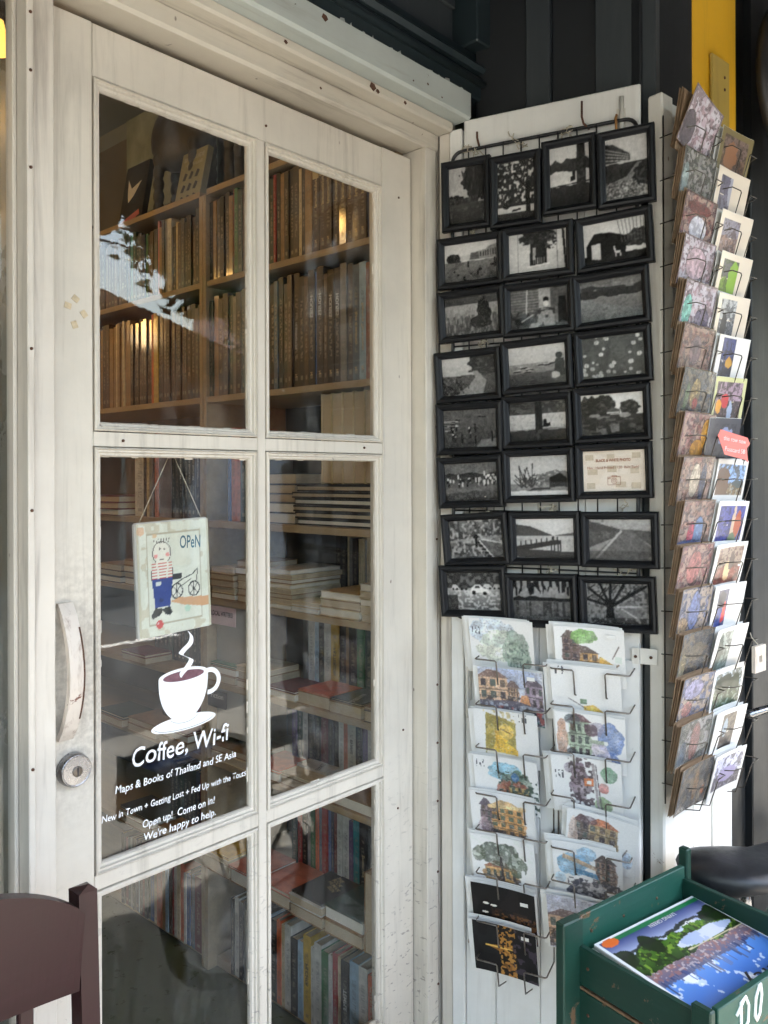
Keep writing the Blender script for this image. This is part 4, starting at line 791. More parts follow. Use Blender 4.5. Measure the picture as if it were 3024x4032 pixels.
# ================================================================== wire grid with 25 framed photographs
gr = thing('wire_grid', 'black wire display grid tied to the shutter panel behind the frames', 'display grid', (.25, -.03, 1.16), FA)
gx0, gx1, gz0, gz1, gy = .040, .468, 1.165, 2.272, -.0165
cr = .025
loop = []
for (cx, cz, a0) in ((gx1-cr, gz1-cr, 0), (gx0+cr, gz1-cr, 90), (gx0+cr, gz0+cr, 180), (gx1-cr, gz0+cr, 270)):
    for k in range(6): a = R(a0+18*k); loop.append((cx+cr*math.cos(a), gy, cz+cr*math.sin(a)))
MB().tube(loop, .0042, 8, closed=True).build('outer_loop', M['wire'], gr)
nx = 10
for k in range(1, nx): MB().tube([(gx0+(gx1-gx0)*k/nx, gy-.004, gz0), (gx0+(gx1-gx0)*k/nx, gy-.004, gz1)], .0017, 6).build('upright_wire', M['wire'], gr)
for z in (1.29, 1.42, 1.55, 1.68, 1.81, 1.94, 2.07, 2.20): MB().tube([(gx0, gy+.001, z), (gx1, gy+.001, z)], .0021, 6).build('cross_wire', M['wire'], gr)
rr = random.Random(12)
def knot(x, z, n=7, seed=1):
    q = random.Random(seed); mb = MB()
    for k in range(n):
        p = Vector((x+q.gauss(0,.006), gy-.002, z+q.gauss(0,.004))); pts = [p]
        for j in range(5): p = p + Vector((q.gauss(0,.006), q.uniform(-.004,.003), q.gauss(-.001,.006))); p.y = min(p.y, -.012); pts.append(p.copy())
        mb.tube(pts, .0013, 5)
    return mb
for i, (x, z) in enumerate(((.092, 2.268), (.205, 2.268), (.312, 2.266), (.10, 2.075), (.118, 1.812), (.12, 1.422), (.28, 1.424), (.44, 1.424), (.28, 1.292), (.44, 1.29))):
    knot(x, z, 6, i+3).build('string_knot', M['string'], gr)
MB().tube([(.105,-.004,2.275),(.107,-.018,2.282),(.108,-.030,2.292),(.108,-.030,2.305)], .0026, 6).build('hook', M['nail'], gr)
MB().tube([(.362,-.004,2.27),(.364,-.014,2.27),(.356,-.028,2.276),(.353,-.031,2.29),(.353,-.030,2.325)], .0026, 6).build('hook', M['nail'], gr)
MB().tube([(.425,-.017,2.285),(.425,-.025,2.276),(.426,-.021,2.24)], .003, 6).build('rusty_tie', plain('rusty_tie', (.33,.15,.04), .7, var=.3, scale=90), gr)

FRAMES = [(.080,2.163,0,.2),(.202,2.153,0,-.4),(.325,2.167,0,1.0),(.448,2.163,0,1.0),
 (.090,2.005,1,0),(.252,2.007,1,.7),(.422,2.010,1,2.8),(.093,1.879,1,2.2),(.254,1.880,1,1.2),(.415,1.884,1,2.8),(.084,1.737,1,2.2),(.250,1.751,1,2.4),(.418,1.760,1,2.7),
 (.088,1.613,1,1.1),(.250,1.625,1,2.0),(.416,1.635,1,2.1),(.089,1.488,1,2.3),(.253,1.502,1,1.8),(.419,1.512,1,1.5),(.102,1.355,1,4.2),(.266,1.361,1,1.7),(.432,1.363,1,1.1),(.095,1.232,1,2.8),(.259,1.221,1,2.0),(.426,1.224,1,1.9)]
FLAB = ['lone spreading tree over parkland, upright format', 'dappled tree canopy with a bench below, upright format', 'thick trunk beside a lake with seated figure, upright format', 'stone path climbing to a terraced building, upright format',
 'open square with gabled buildings', 'white wall with a vine-hung window', 'dark shed with a white chair outside', 'tall grass with a dark bush', 'narrow lane with crouching people', 'meadow below a dark mountain range',
 'road curving into misty hills', 'boats on shore and seated person', 'pale leaves scattered over dark ground', 'crowd and boats seen from above', 'tree trunk dividing a bright lake', 'umbrellas and tree silhouettes by water',
 'long crowd line in an arena', 'bare trees and a dark barn', '', 'rocky hillside road with a signpost', 'jetty reaching into a mountain lake', 'straight road over a rise', 'wet car park with a pale small car', 'willow strands hanging over water', 'huge branching tree beside a shed']
def frame_mesh(w, h):
    """mitred black moulding: raised outer bead falling to the picture"""
    prof = [(0,.0),(0,-.013),(.0025,-.0165),(.007,-.0175),(.011,-.0155),(.0145,-.0105),(.0165,-.009),(.0165,-.003)]
    mb = MB()
    for (d, y) in prof: mb.v += [(-w/2+d,y,-h/2+d),(w/2-d,y,-h/2+d),(w/2-d,y,h/2-d),(-w/2+d,y,h/2-d)]
    for i in range(len(prof)-1):
        for j in range(4): mb.f.append((i*4+j, i*4+(j+1)%4, i*4+4+(j+1)%4, i*4+4+j)); mb.sm.append(False)
    return mb
FW, FH = .165, .121
fmL = frame_mesh(FW, FH).mesh('moulding'); fmL.materials.append(M['frame']); fmP = frame_mesh(FH, FW).mesh('moulding'); fmP.materials.append(M['frame'])
def quad_mesh(name, w, h, mat):
    me = MB().box(-w/2, w/2, -.0004, .0004, -h/2, h/2).mesh(name); me.materials.append(mat); return me
glL = quad_mesh('pane', FW-.034, FH-.034, M['picglass']); glP = quad_mesh('pane', FH-.034, FW-.034, M['picglass'])
bkL = quad_mesh('backing_board', FW-.004, FH-.004, M['kraft']); bkP = quad_mesh('backing_board', FH-.004, FW-.004, M['kraft'])
PH_ = photos()
for i, (s, z, land, ang) in enumerate(FRAMES):
    lab = 'black framed photo of ' + FLAB[i] if FLAB[i] else 'black framed price notice reading BLACK & WHITE PHOTO'
    o = bpy.data.objects.new('picture_frame', None); C.objects.link(o); o.empty_display_size = .03
    o.matrix_world = FA @ Matrix.Translation((s, -.0222 - .0006*(i % 3) - (.003 if i % 2 else 0), z)) @ Matrix.Rotation(R(-ang), 4, 'Y') @ Matrix.Rotation(R([1.,-1.,1.2,.4,-1][i % 5]), 4, 'Z') @ Matrix.Rotation(R([1.2,2.2,.6][i % 3]), 4, 'X')
    tag(o, lab, 'picture frame', 'black framed photographs on the wire grid')
    put_mesh('moulding', fmL if land else fmP, o, (0,0,0)); put_mesh('backing_board', bkL if land else bkP, o, (0,-.0010,0))
    w, h = (FW-.032, FH-.032) if land else (FH-.032, FW-.032)
    A = PH_[i].A
    if i != 18: A = np.clip(A*1.02*np.array([1., .985, .97]), 0, 1)
    ph = put_mesh('print', sheet_mesh('print', w, h, A, M['bwprint']), o, (0, -.0040, -h/2))
    if i == 18:
        k = .0006
        for (a, b, c_, d) in ((-.052,.030,.018,.012),(-.006,.031,.016,.010),(.048,.032,.018,.012),(-.046,-.002,.022,.012),(-.004,.004,.020,.014),(.044,-.001,.018,.012),(-.050,-.032,.018,.013),(.014,-.030,.022,.012),(.046,-.033,.020,.013)):
            MB().box(a-c_/2, a+c_/2, -.0046, -.0043, b-d/2, b+d/2).build('tape_piece', M['masking'], o)
        lettering('BLACK & WHITE PHOTO', .0088, M['inkbrown'], o, (-.001, -.0050, .020), fit=.074, bold=.0003)
        lettering('Film : Hand Printed : 150  Baht Each!', .0080, M['inkbrown'], o, (-.002, -.0050, .0045), fit=.110, bold=.0001)
        ic = MB()
        def rect(x0, x1, z0, z1, t=.0009):
            for a in ((x0,x1,z0,z0+t),(x0,x1,z1-t,z1),(x0,x0+t,z0+t,z1-t),(x1-t,x1,z0+t,z1-t)): ic.box(a[0], a[1], -.0051, -.0048, a[2], a[3])
        rect(-.014, .014, -.031, -.013); rect(-.005, .006, -.0130, -.010); rect(-.012, -.008, -.018, -.015)
        for r_ in (.0065, .0032):
            P = ellp(0, -.022, r_, r_, 24); Q = ellp(0, -.022, r_-.0009, r_-.0009, 24)
            ic.add([(x,-.0051,z_) for x,z_ in P]+[(x,-.0051,z_) for x,z_ in Q], [(j,(j+1)%24,24+(j+1)%24,24+j) for j in range(24)])
        ic.build('camera_icon', M['inkbrown'], o)
    put_mesh('pane', glL if land else glP, o, (0, -.0070, 0))

# ================================================================== cards
def card_obj(name, w, h, arr, frame, s, off, z, lean, rot, label, group, mat, stock='paper', curl=0., yaw=0.):
    """a card of w x h standing on its bottom edge at height z, top leaning out by lean degrees"""
    m = frame @ Matrix.Translation((s, -off, z)) @ Matrix.Rotation(R(yaw), 4, 'Z') @ Matrix.Rotation(R(lean), 4, 'X') @ Matrix.Translation((0,0,h/2)) @ Matrix.Rotation(R(rot), 4, 'Y') @ Matrix.Translation((0,0,-h/2))
    o = bpy.data.objects.new(name, CARDMESH(w, h, stock, curl)); C.objects.link(o); o.matrix_world = m; tag(o, label, 'card', group)
    if arr is not None: put_mesh('print', sheet_mesh('print', w-.0012, h-.0012, arr, mat, curl), o, (0, -.0006, .0006))
    return o
CM = {}
def CARDMESH(w, h, stock, curl):
    k = (round(w, 4), round(h, 4), stock, curl)
    if k in CM: return CM[k]
    n = 6; mb = MB(); vs_ = []
    for y0 in (0, .0007):
        for j in range(n+1):
            for i in range(n+1):
                x = -w/2+w*i/n; z = h*j/n; vs_.append((x, y0+curl*(x/(w/2))**2-curl*.6*(z/h)**2, z))
    N_ = (n+1)*(n+1); fs_ = []
    for j in range(n):
        for i in range(n):
            a = j*(n+1)+i; fs_ += [(a, a+1, a+n+2, a+n+1), (N_+a+n+1, N_+a+n+2, N_+a+1, N_+a)]
    for i in range(n):
        a, b = i, i+1; fs_.append((a, N_+a, N_+b, b)); a, b = n*(n+1)+i, n*(n+1)+i+1; fs_.append((a, b, N_+b, N_+a))
        a, b = i*(n+1), (i+1)*(n+1); fs_.append((a, b, N_+b, N_+a)); a, b = i*(n+1)+n, (i+1)*(n+1)+n; fs_.append((a, N_+a, N_+b, b))
    mb.add(vs_, fs_); me = mb.mesh('card'); me.materials.append(M[stock]); CM[k] = me; return me
# wire rack on the shutter panel
wr = thing('card_rack', 'dull steel wire postcard rack on the shutter panel under the frames', 'card rack', (.26, 0, .3), FA)
LC = [(.170,1.176,'sky',0,'pale misty sky watercolour',.4),(.192,1.066,'street',0,'busy shophouse street watercolour',.9),(.180,.968,'gold',0,'golden reclining statue painting',.2),(.180,.862,'temple',0,'temple among trees watercolour',-.5),
      (.172,.780,'arcade',0,'orange arcaded building watercolour',.3),(.172,.680,'tree',0,'dark rain tree watercolour',-.4),(.174,.570,'night',0,'black night street scene',.5),(.176,.482,'nightgold',0,'golden spire at night',1.0)]
RC = [(.370,1.173,'row',0,'yellow corner shophouse row watercolour',0),(.362,1.088,'corner',0,'mostly blank sky over yellow corner house',-.4),(.371,.986,'palace',0,'green palace under blue clouds',.2),(.363,.889,'bridge',0,'bridge and orange pavilion watercolour',-.2),
      (.393,.774,'facade',0,'brown facade watercolour, tilted in its pocket',6.5),(.364,.702,'canal',0,'striped steps beside blue water',.2),(.352,.580,'station',0,'half hidden station building painting',-.5)]
CW, CH = .152, .135
TOP_OFF, LEAN = .062, 15.
for col, (cards, nm) in enumerate(((LC, 'door side'), (RC, 'street side'))):
    for k, (s, zt, kind, rot90, desc, rt) in enumerate(cards):
        h = CH; zb = zt - h*math.cos(R(LEAN)); off = TOP_OFF - h*math.sin(R(LEAN))
        A = wc_card(kind, 40+col*20+k).grain(.02).A
        stock = 'kraft' if False else 'paper'
        ln = LEAN + rnd.uniform(-1, 1)
        c = card_obj('postcard', CW, h, A, FA, s, off, zb, ln, rt, 'postcard with ' + desc, 'postcards in the panel rack', M['gloss'], 'paper', -.004)
        # price sticker and printed caption lines
        if kind in ('street','tree','row','corner','canal','night','nightgold'):
            MB().box(-.009, .009, -.0052 if False else -.0030, -.0024, -.0045, .0045, Matrix.Translation((.050, -.0008, h-.016 if kind not in ('night',) else h-.03))).build('price_sticker', M['paper'], c)
        for j in range(1, 4 if k % 3 else 5):
            card_obj('postcard', CW, h, None, FA, s-.003*j+rnd.uniform(-.012,.006), off-.0032*j, zb+rnd.uniform(-.004,.006), ln-.5*j, rt+rnd.uniform(-1,1), '%s spare card tucked behind the postcard with %s' % (ORD[j], desc), 'spare postcards behind the front ones', M['gloss'], 'paper', -.004)
    sx = (.112, .288)[col]
    for k, (s, zt, *_r) in enumerate(cards):
        zw = zt-.088-(0 if k else .006); x0, x1 = (sx, sx+.165) if col == 0 else (sx, sx+.170)
        out_ = -.066
        MB().tube([(x0,-.002,zw+.004),(x0,out_+.004,zw),(x0+.003,out_,zw),(x0+.048,out_,zw),(x0+.051,out_,zw-.003),(x0+.051,out_+.012,zw-.055),(x0+.051,-.004,zw-.072)], .0018, 6).build('pocket_wire', M['steel'], wr)
        MB().tube([(x1,-.002,zw+.004),(x1,out_+.004,zw),(x1-.003,out_,zw),(x1-.048,out_,zw),(x1-.051,out_,zw-.003),(x1-.051,out_+.012,zw-.055),(x1-.051,-.004,zw-.072)], .0018, 6).build('pocket_wire', M['steel'], wr)
    for x in (sx, sx+.165): MB().tube([(x,-.003,.40),(x,-.003,1.10)], .0016, 6).build('upright_wire', M['steel'], wr)

# tall wire rack on the street leaf: two columns of sixteen pockets
tk = thing('tall_card_rack', 'tall dark wire card rack fixed to the street-facing leaf', 'card rack', (.13, 0, .8), FB)
pals = {'pinkfilm': [(.62,.52,.56),(.72,.66,.70),(.50,.44,.46),(.80,.78,.82)], 'brown': [(.44,.32,.28),(.56,.40,.36),(.34,.30,.30),(.62,.52,.46)], 'blue': [(.38,.40,.50),(.52,.52,.60),(.30,.30,.34),(.66,.58,.50)], 'dark': [(.20,.21,.24),(.30,.32,.36),(.14,.15,.17),(.44,.38,.30)], 'red': [(.48,.28,.28),(.58,.42,.40),(.40,.34,.34),(.66,.56,.50)], 'green': [(.34,.35,.31),(.46,.46,.42),(.26,.27,.25),(.60,.58,.58)]}
G1 = [('pinkfilm',[(.2,.3,.2,.3,(.28,.24,.28))],'creased shiny film over grey and plum'),('green',[(.15,.4,.1,.3,(.55,.62,.62))],'silvery film over grey green print'),('red',[(.5,.75,.35,.12,(.42,.2,.18)),(.55,.35,.25,.25,(.86,.86,.92))],'red top and bright glare'),('pinkfilm',[(.5,.5,.3,.3,(.74,.64,.68))],'pale pink marbled print'),('pinkfilm',[(.2,.4,.14,.3,(.45,.72,.66)),(.7,.3,.2,.2,(.42,.38,.46))],'pale print with mint green streak'),  # the pale ellipse on the red card is film glare painted into the print
      ('brown',[(.5,.5,.16,.28,(.5,.42,.42)),(.5,.55,.08,.14,(.36,.3,.32))],'mauve medallion on brown floral print'),('dark',[(.5,.5,.14,.3,(.52,.44,.28)),(.25,.4,.06,.3,(.30,.38,.26)),(.55,.3,.08,.12,(.5,.2,.18))],'yellow flowers on slate blue'),('red',[(.78,.62,.12,.26,(.80,.58,.22)),(.6,.25,.2,.2,(.78,.56,.2))],'mustard robe on rose pattern'),('brown',[(.75,.45,.08,.4,(.2,.22,.3)),(.5,.5,.14,.34,(.74,.68,.60))],'tan figures and dark column'),
      ('brown',[(.62,.3,.14,.34,(.40,.5,.66)),(.4,.3,.1,.24,(.66,.22,.3)),(.4,.06,.5,.1,(.2,.28,.5))],'blue robe and crimson on brown'),('red',[(.5,.5,.2,.34,(.66,.42,.40))],'rose red floral print'),('blue',[(.5,.5,.16,.4,(.42,.46,.62)),(.15,.2,.2,.2,(.6,.5,.38))],'blue figure over sand ground'),('dark',[(.55,.55,.2,.2,(.4,.36,.3)),(.15,.3,.1,.3,(.5,.46,.36))],'dark navy print with cream details'),('blue',[(.4,.7,.3,.2,(.56,.54,.64)),(.3,.3,.16,.16,(.62,.44,.42))],'lilac and coral speckled print'),('green',[(.55,.5,.14,.4,(.52,.38,.36)),(.2,.3,.12,.3,(.28,.34,.4))],'muted green print with rose centre'),('dark',[(.55,.5,.08,.34,(.46,.36,.26)),(.8,.3,.05,.1,(.6,.34,.2))],'dark green print with amber centre')]
pitch, ztop = .0916, 2.274
W1, H1 = .140, .104; OFF1, LN1 = .058, 13.
for k in range(16):
    zt = ztop-pitch*k; pal, blocks, desc = G1[k]; h = H1; s = .040 - .0016*k + rnd.uniform(-.004, .004)
    zb = zt-h*math.cos(R(LN1)); off = OFF1-h*math.sin(R(LN1)) 
    A = mottled(300+k, pals[pal], blocks).A
    if k == 0: zb += .010; h = .118
    card_obj('wrapped_card', W1, h, A, FB, s, off+.010, zb, LN1 + (6 if k == 0 else rnd.uniform(-1.5, 1.5)), rnd.uniform(-1.2, 1.2) if k else 12., 'film-wrapped card with ' + desc, 'film-wrapped cards in the tall rack', M['wrap'], 'kraft', -.003, yaw=2)
    for j in range(1, 4):
        card_obj('wrapped_card', W1, h, None, FB, s-.001*j, off+.010-.0036*j, zb+rnd.uniform(-.004,.003), LN1-.8*j, rnd.uniform(-1,1), '%s brown card behind the film-wrapped card with %s' % (ORD[j], desc), 'cards stacked behind the film-wrapped ones', M['wrap'], 'kraft', -.003, yaw=2)
Wd = (.93,.92,.90); cr_ = (.92,.87,.80)
G2 = [(snap(1,(.5,.42,.4),(.4,.3,.24),[(.4,.5,.2,.3,(.6,.42,.3))],(.5,.45,.3)),'small gold-edged portrait'),(snap(2,(.42,.40,.48),(.5,.48,.55),[(.5,.6,.1,.3,(.7,.7,.76))],cr_,frac=(.14,.52,.2,.86)),'grey waterfall on cream'),(snap(3,(.56,.54,.60),(.62,.5,.46),[],cr_,frac=(.12,.66,.16,.84)),'pale dusk street on cream'),(snap(4,(.36,.36,.38),(.46,.6,.2),[(.5,.5,.16,.4,(.55,.72,.22))],cr_,frac=(.12,.62,.14,.86)),'bright green leaves on cream'),
      (snap(5,(.72,.73,.74),(.36,.38,.42),[(.3,.3,.1,.3,(.22,.22,.24))],cr_,frac=(.12,.62,.1,.9)),'grey bay on cream'),(snap(6,(.25,.28,.48),(.2,.22,.28),[(.45,.45,.1,.12,(.82,.62,.2))],Wd,frac=(.16,.58,.06,.94)),'blue night market with yellow awning'),(snap(7,(.62,.52,.58),(.3,.22,.2),[(.4,.5,.12,.16,(.8,.2,.2)),(.22,.4,.1,.14,(.9,.62,.16)),(.6,.3,.08,.2,(.7,.76,.86))],(.80,.80,.58),frac=(.10,.90,.14,.90)),'people dancing inside a green border'),
      (snap(8,(.26,.25,.27),(.3,.3,.33),[(.6,.6,.2,.2,(.62,.66,.80))],(.28,.27,.29)),'pale blue petals on charcoal'),(snap(9,(.58,.70,.88),(.55,.47,.34),[(.25,.45,.26,.4,(.44,.34,.26)),(.8,.5,.2,.08,(.3,.34,.34))],Wd,frac=(.06,.94,.26,.90)),'autumn tree under blue sky'),(snap(10,(.28,.30,.60),(.26,.28,.56),[(.62,.5,.06,.4,(.82,.72,.60)),(.75,.5,.1,.3,(.7,.32,.16)),(.65,.2,.12,.12,(.35,.45,.3))],Wd,frac=(.10,.92,.08,.90)),'indigo wall and flowers'),
      (snap(11,(.56,.48,.42),(.5,.2,.15),[(.5,.4,.1,.2,(.86,.72,.52)),(.6,.6,.08,.2,(.3,.22,.2))],Wd,frac=(.12,.90,.14,.92)),'person resting on a red seat'),(snap(12,(.3,.3,.4),(.2,.3,.6),[(.42,.4,.06,.26,(.86,.18,.16)),(.3,.7,.12,.16,(.2,.2,.24))],Wd,frac=(.16,.50,.06,.90)),'red and blue narrow street'),(snap(13,(.66,.69,.66),(.5,.55,.52),[(.22,.5,.1,.4,(.3,.34,.32))],Wd,frac=(.14,.58,.06,.92)),'misty reeds and water'),
      (snap(14,(.70,.75,.80),(.30,.36,.26),[(.4,.65,.3,.2,(.14,.19,.14)),(.75,.6,.16,.2,(.2,.25,.18))],Wd,frac=(.08,.94,.12,.90)),'dark trees on a lawn'),(snap(15,(.42,.38,.34),(.34,.3,.28),[(.4,.6,.08,.2,(.6,.66,.72))],Wd,frac=(.28,.72,.10,.90)),'narrow brown alley'),(snap(16,(.78,.78,.88),(.26,.24,.32),[(.5,.5,.3,.16,(.60,.56,.72))],Wd,frac=(.08,.94,.20,.92)),'violet mountain lake')]
W2, H2 = .146, .108
for k in range(16):
    zt = ztop-.006-pitch*k; p_, desc = G2[k]; h = H2; s = .196 + rnd.uniform(-.006, .006) - .0022*k
    if k in (7,): s -= .03
    zb = zt-h*math.cos(R(LN1)); off = OFF1-h*math.sin(R(LN1)); mt = M['gloss']
    card_obj('photo_card', W2, h, p_.A, FB, s, off+.008, zb, LN1+rnd.uniform(-2, 3), rnd.uniform(-2, 2), 'bordered photo card showing ' + desc, 'photo cards in the tall rack', mt, 'paper', -.003, yaw=1)
    for j in range(1, 4):
        card_obj('photo_card', W2, h, None, FB, s-.004*j, off+.008-.0055*j, zb+rnd.uniform(-.004,.004), LN1-.8*j, rnd.uniform(-1.4,1.4), '%s plain card behind the photo card showing %s' % (ORD[j], desc), 'cards stacked behind the photo cards', mt, 'paper', -.003, yaw=1)
for col, (x0, x1) in enumerate(((-.012, .128), (.146, .284))):
    for k in range(16):
        zw = ztop-pitch*k-.050; o_ = -.076
        for (a, sg_) in ((x0, 1), (x1, -1)):
            MB().tube([(a,-.001,zw-.004),(a+.002*sg_,o_+.02,zw),(a+.012*sg_,o_,zw+.002),(a+.046*sg_,o_-.002,zw+.001),(a+.049*sg_,o_-.002,zw-.003),(a+.049*sg_,o_+.016,zw-.058),(a+.049*sg_,-.006,zw-.070)], .0013, 5).build('pocket_wire', M['rackwire'], tk)
    for x in (x0+.01, x1-.01): MB().tube([(x,-.003,.80),(x,-.003,2.27)], .0018, 6).build('upright_wire', M['rackwire'], tk)
MB().tube([(.10,-.004,2.275),(.27,-.004,2.24),(.28,-.004,2.2)], .003, 6).build('top_wire', M['string'], tk)
ps = thing('coral_sign', 'coral red paper sign pinned among the photo cards', 'sign', (.13, -.10, 1.54), FB @ Matrix.Translation((.13,0,1.55)) @ Matrix.Rotation(R(4), 4, 'Y') @ Matrix.Translation((-.13,0,-1.55)))
MB().prism([(.040,1.578),(.052,1.592),(.172,1.586),(.184,1.574),(.170,1.562),(.178,1.532),(.165,1.537),(.072,1.541),(.062,1.553)], -.100, -.0993).build('paper', M['pink'], ps)
pb = BASE[ps.name]
lettering('this row now', .014, M['paper'], ps, (.113-pb.x, -.1008-pb.y, 1.571-pb.z), fit=.10, shear=.1)
lettering('Postcard 5฿', .014, M['paper'], ps, (.115-pb.x, -.1008-pb.y, 1.549-pb.z), fit=.09, shear=.1)
wt = thing('wooden_tag', 'chipped white wooden tag with a slot hung beside the photo cards', 'tag', (.207, -.12, 1.07), FB)
wg = MB()
for b in ((.182,.232,1.068,1.089),(.182,.232,1.104,1.126),(.182,.200,1.0892,1.1038),(.215,.232,1.0892,1.1038)): wg.box(b[0], b[1], -.112, -.104, b[2], b[3])
wg.build('plate', M['handle'], wt); MB().tube([(.207,-.108,1.125),(.212,-.09,1.14),(.235,-.076,1.145)], .0012, 5).build('string', M['string'], wt)

# ================================================================== bookcase and books inside
BX = 1.045                     # front edge plane of the shelves
LV = [(2.377, .018), (2.097, .018), (1.745, .018), (1.369, .020), (1.135, .018), (.887, .018), (.649, .018), (.330, .018), (.035, .03)]   # tops of the shelf boards
bays = [('near', .045, .800), ('far', .835, 2.05)]
for nm, y0, y1 in bays:
    bc = thing('bookcase', 'tall cream wooden bookcase bay, the %s' % ('one nearer the door' if nm == 'near' else 'far one beyond the divider'), 'bookcase', (1.2, (y0+y1)/2, 0), group='bookcase bays inside the shop')
    for (z, t) in LV:
        if z < .1: MB().cbox(BX+.03, 1.36, y0, y1, .004, z, .001).build('plinth', M['shelf'], bc)
        else: MB().cbox(BX + (.0 if z > .4 else -.0), 1.36, y0, y1, z-t, z, .0012).build('shelf_board', M['shelf'], bc)
    MB().box(1.362, 1.372, y0, y1, .004, 2.9).build('back_panel', M['shelfback'], bc)
    MB().cbox(BX-.002, 1.36, y1+.0006, y1+.0165, .003, 2.36, .001).build('side_panel', M['shelf'], bc)
    MB().cbox(BX-.002, 1.36, y0-.0165, y0-.0006, .003, 2.36, .001).build('side_panel', M['shelf'], bc)
SHN = ['top', 'second', 'third', 'fourth', 'fifth', 'sixth', 'seventh', 'eighth', 'bottom']
COL = {'b': ('brown', S(74,57,44)), 'B': ('dark brown', S(45,35,29)), 'k': ('black', S(26,25,27)), 'n': ('navy', S(36,42,72)), 'g': ('grey', S(120,118,116)), 'G': ('dark grey', S(70,70,72)), 'w': ('white', S(206,202,192)), 'c': ('cream', S(206,188,150)), 't': ('tan', S(146,113,74)),
       'r': ('red', S(158,40,36)), 'R': ('dark red', S(104,32,34)), 'o': ('orange', S(206,96,48)), 'y': ('yellow', S(204,168,70)), 'e': ('green', S(56,110,66)), 'E': ('dark green', S(38,62,50)), 'T': ('teal', S(52,128,132)), 'u': ('blue', S(66,98,150)), 'U': ('pale blue', S(152,178,196)), 'p': ('pink', S(206,140,150)), 'v': ('purple', S(104,82,120)), 's': ('salmon', S(196,116,92)), 'm': ('mauve grey', S(132,118,122)), 'z': ('slate blue', S(84,100,116)), 'x': ('rust brown', S(122,66,38))}
BOOKS = [0]
def book(col, y, z, th, h, d, xf, mat='book', name_pos='', lean=0., spine_in=False, parts=True):
    nm, c = COL[col]
    w = th
    cov = MB()
    if spine_in: cov.box(d-.0015, d, 0, w, 0, h).box(0, d-.0016, 0, .0016, 0, h).box(0, d-.0016, w-.0016, w, 0, h)
    else: cov.box(0, .0018, 0, w, 0, h).box(.0019, d, 0, .0016, 0, h).box(.0019, d, w-.0016, w, 0, h)
    o = cov.build('book', M[mat], None, (0,0,0)); o.matrix_world = Matrix.Translation((xf, y, z)) @ Matrix.Rotation(lean, 4, 'X'); o.color = c
    tag(o, '%s book %s' % (nm, name_pos), 'book', 'books on the bookcase'); BASE[o.name] = Vector((0,0,0))
    MB().box(.002 if not spine_in else .0025, d-.004 if not spine_in else d-.0018, .0017, w-.0017, .003, h-.003).build('pages', M['pages'], o)
    BOOKS[0] += 1
    return o
def spine_text(o, s, h, th, mat, zc=.55, size=None, span=None):
    sz = size or th*.62
    m = Matrix.Translation((-.0006, th/2-sz*.32, h*zc)) @ Matrix.Rotation(R(90), 4, 'X') @ Matrix.Rotation(R(0), 4, 'Z')
    # letters run down the spine: x of text -> -z, up of text -> +y ... facing -x
    m = Matrix(((0,-1,0,-.0007),(0,0,1,th/2-sz*.34),(-1,0,0,h*zc),(0,0,0,1)))
    return lettering(s, sz, mat, o, m, fit=span, bold=sz*.012)
def row(bay, shelf, spec, h, d=.16, xf=None, y=None, hv=.01, wrapset=(), gap=.0008):
    """spec: letters, each 'colour + thickness in mm'; runs from the door inwards"""
    z = LV[shelf][0]+.0012; nm, y0, y1 = bays[bay]; y = (y0+.004) if y is None else y; xf = BX+.012 if xf is None else xf; out = []
    for i, it in enumerate(spec.split()):
        col = it[0]; th = float(it[1:].split('w')[0])/1000; wrap = it.endswith('w'); hh = h+rnd.uniform(-hv, hv)
        pos = '%s from the door, %s shelf, %s bay' % (ORD[i+1], SHN[shelf], 'nearer' if bay == 0 else 'far')
        if xf > BX+.05: pos = '%s from the door, back row of %s shelf, %s bay' % (ORD[i+1], SHN[shelf], 'nearer' if bay == 0 else 'far')
        o = book(col, y, z, th, hh, d, xf+rnd.uniform(-.002, .004), 'bookwrap' if wrap else 'book', pos); out.append((o, hh, th)); y += th+gap
        if y > 1.56: break
    return out
# 2nd shelf (z 2.097), books under the top board
A = row(0, 1, 'B16 b22 n12 n22 n14w b24 b25w b24 b24w b24 b25 b24 b25 t26w B14 c10 B22w k20 B18w t16w k16 r9 E18 e14 E22 t18w G20 B24w b20 E20 e16 r8 t18w B22w k20 G18w t16w B20 k18', .246, hv=.009)
for k in (5,6,7,8,9,10,11,12):
    o, h, th = A[k]; spine_text(o, 'Architectural', h, th, M['gold'], .66, span=.085)
    MB().box(-.0009, -.0003, .001, th-.001, h*.80, h-.001).build('spine_band', M['gold'], o)
    spine_text(o, 'N', h, th, M['gold'], .12, .012)
row(1, 1, 'B20w k16 b18w B22 k14w G20w b16 c14w k18 w22w g18w B16 t14 p8 G22w b20w k18 e14w n20 G18 k20 E18 T16 n16 k18 B20 G20 b22 k20 B24 b20 k22 B24 B20 k22 b24', .225, hv=.018)
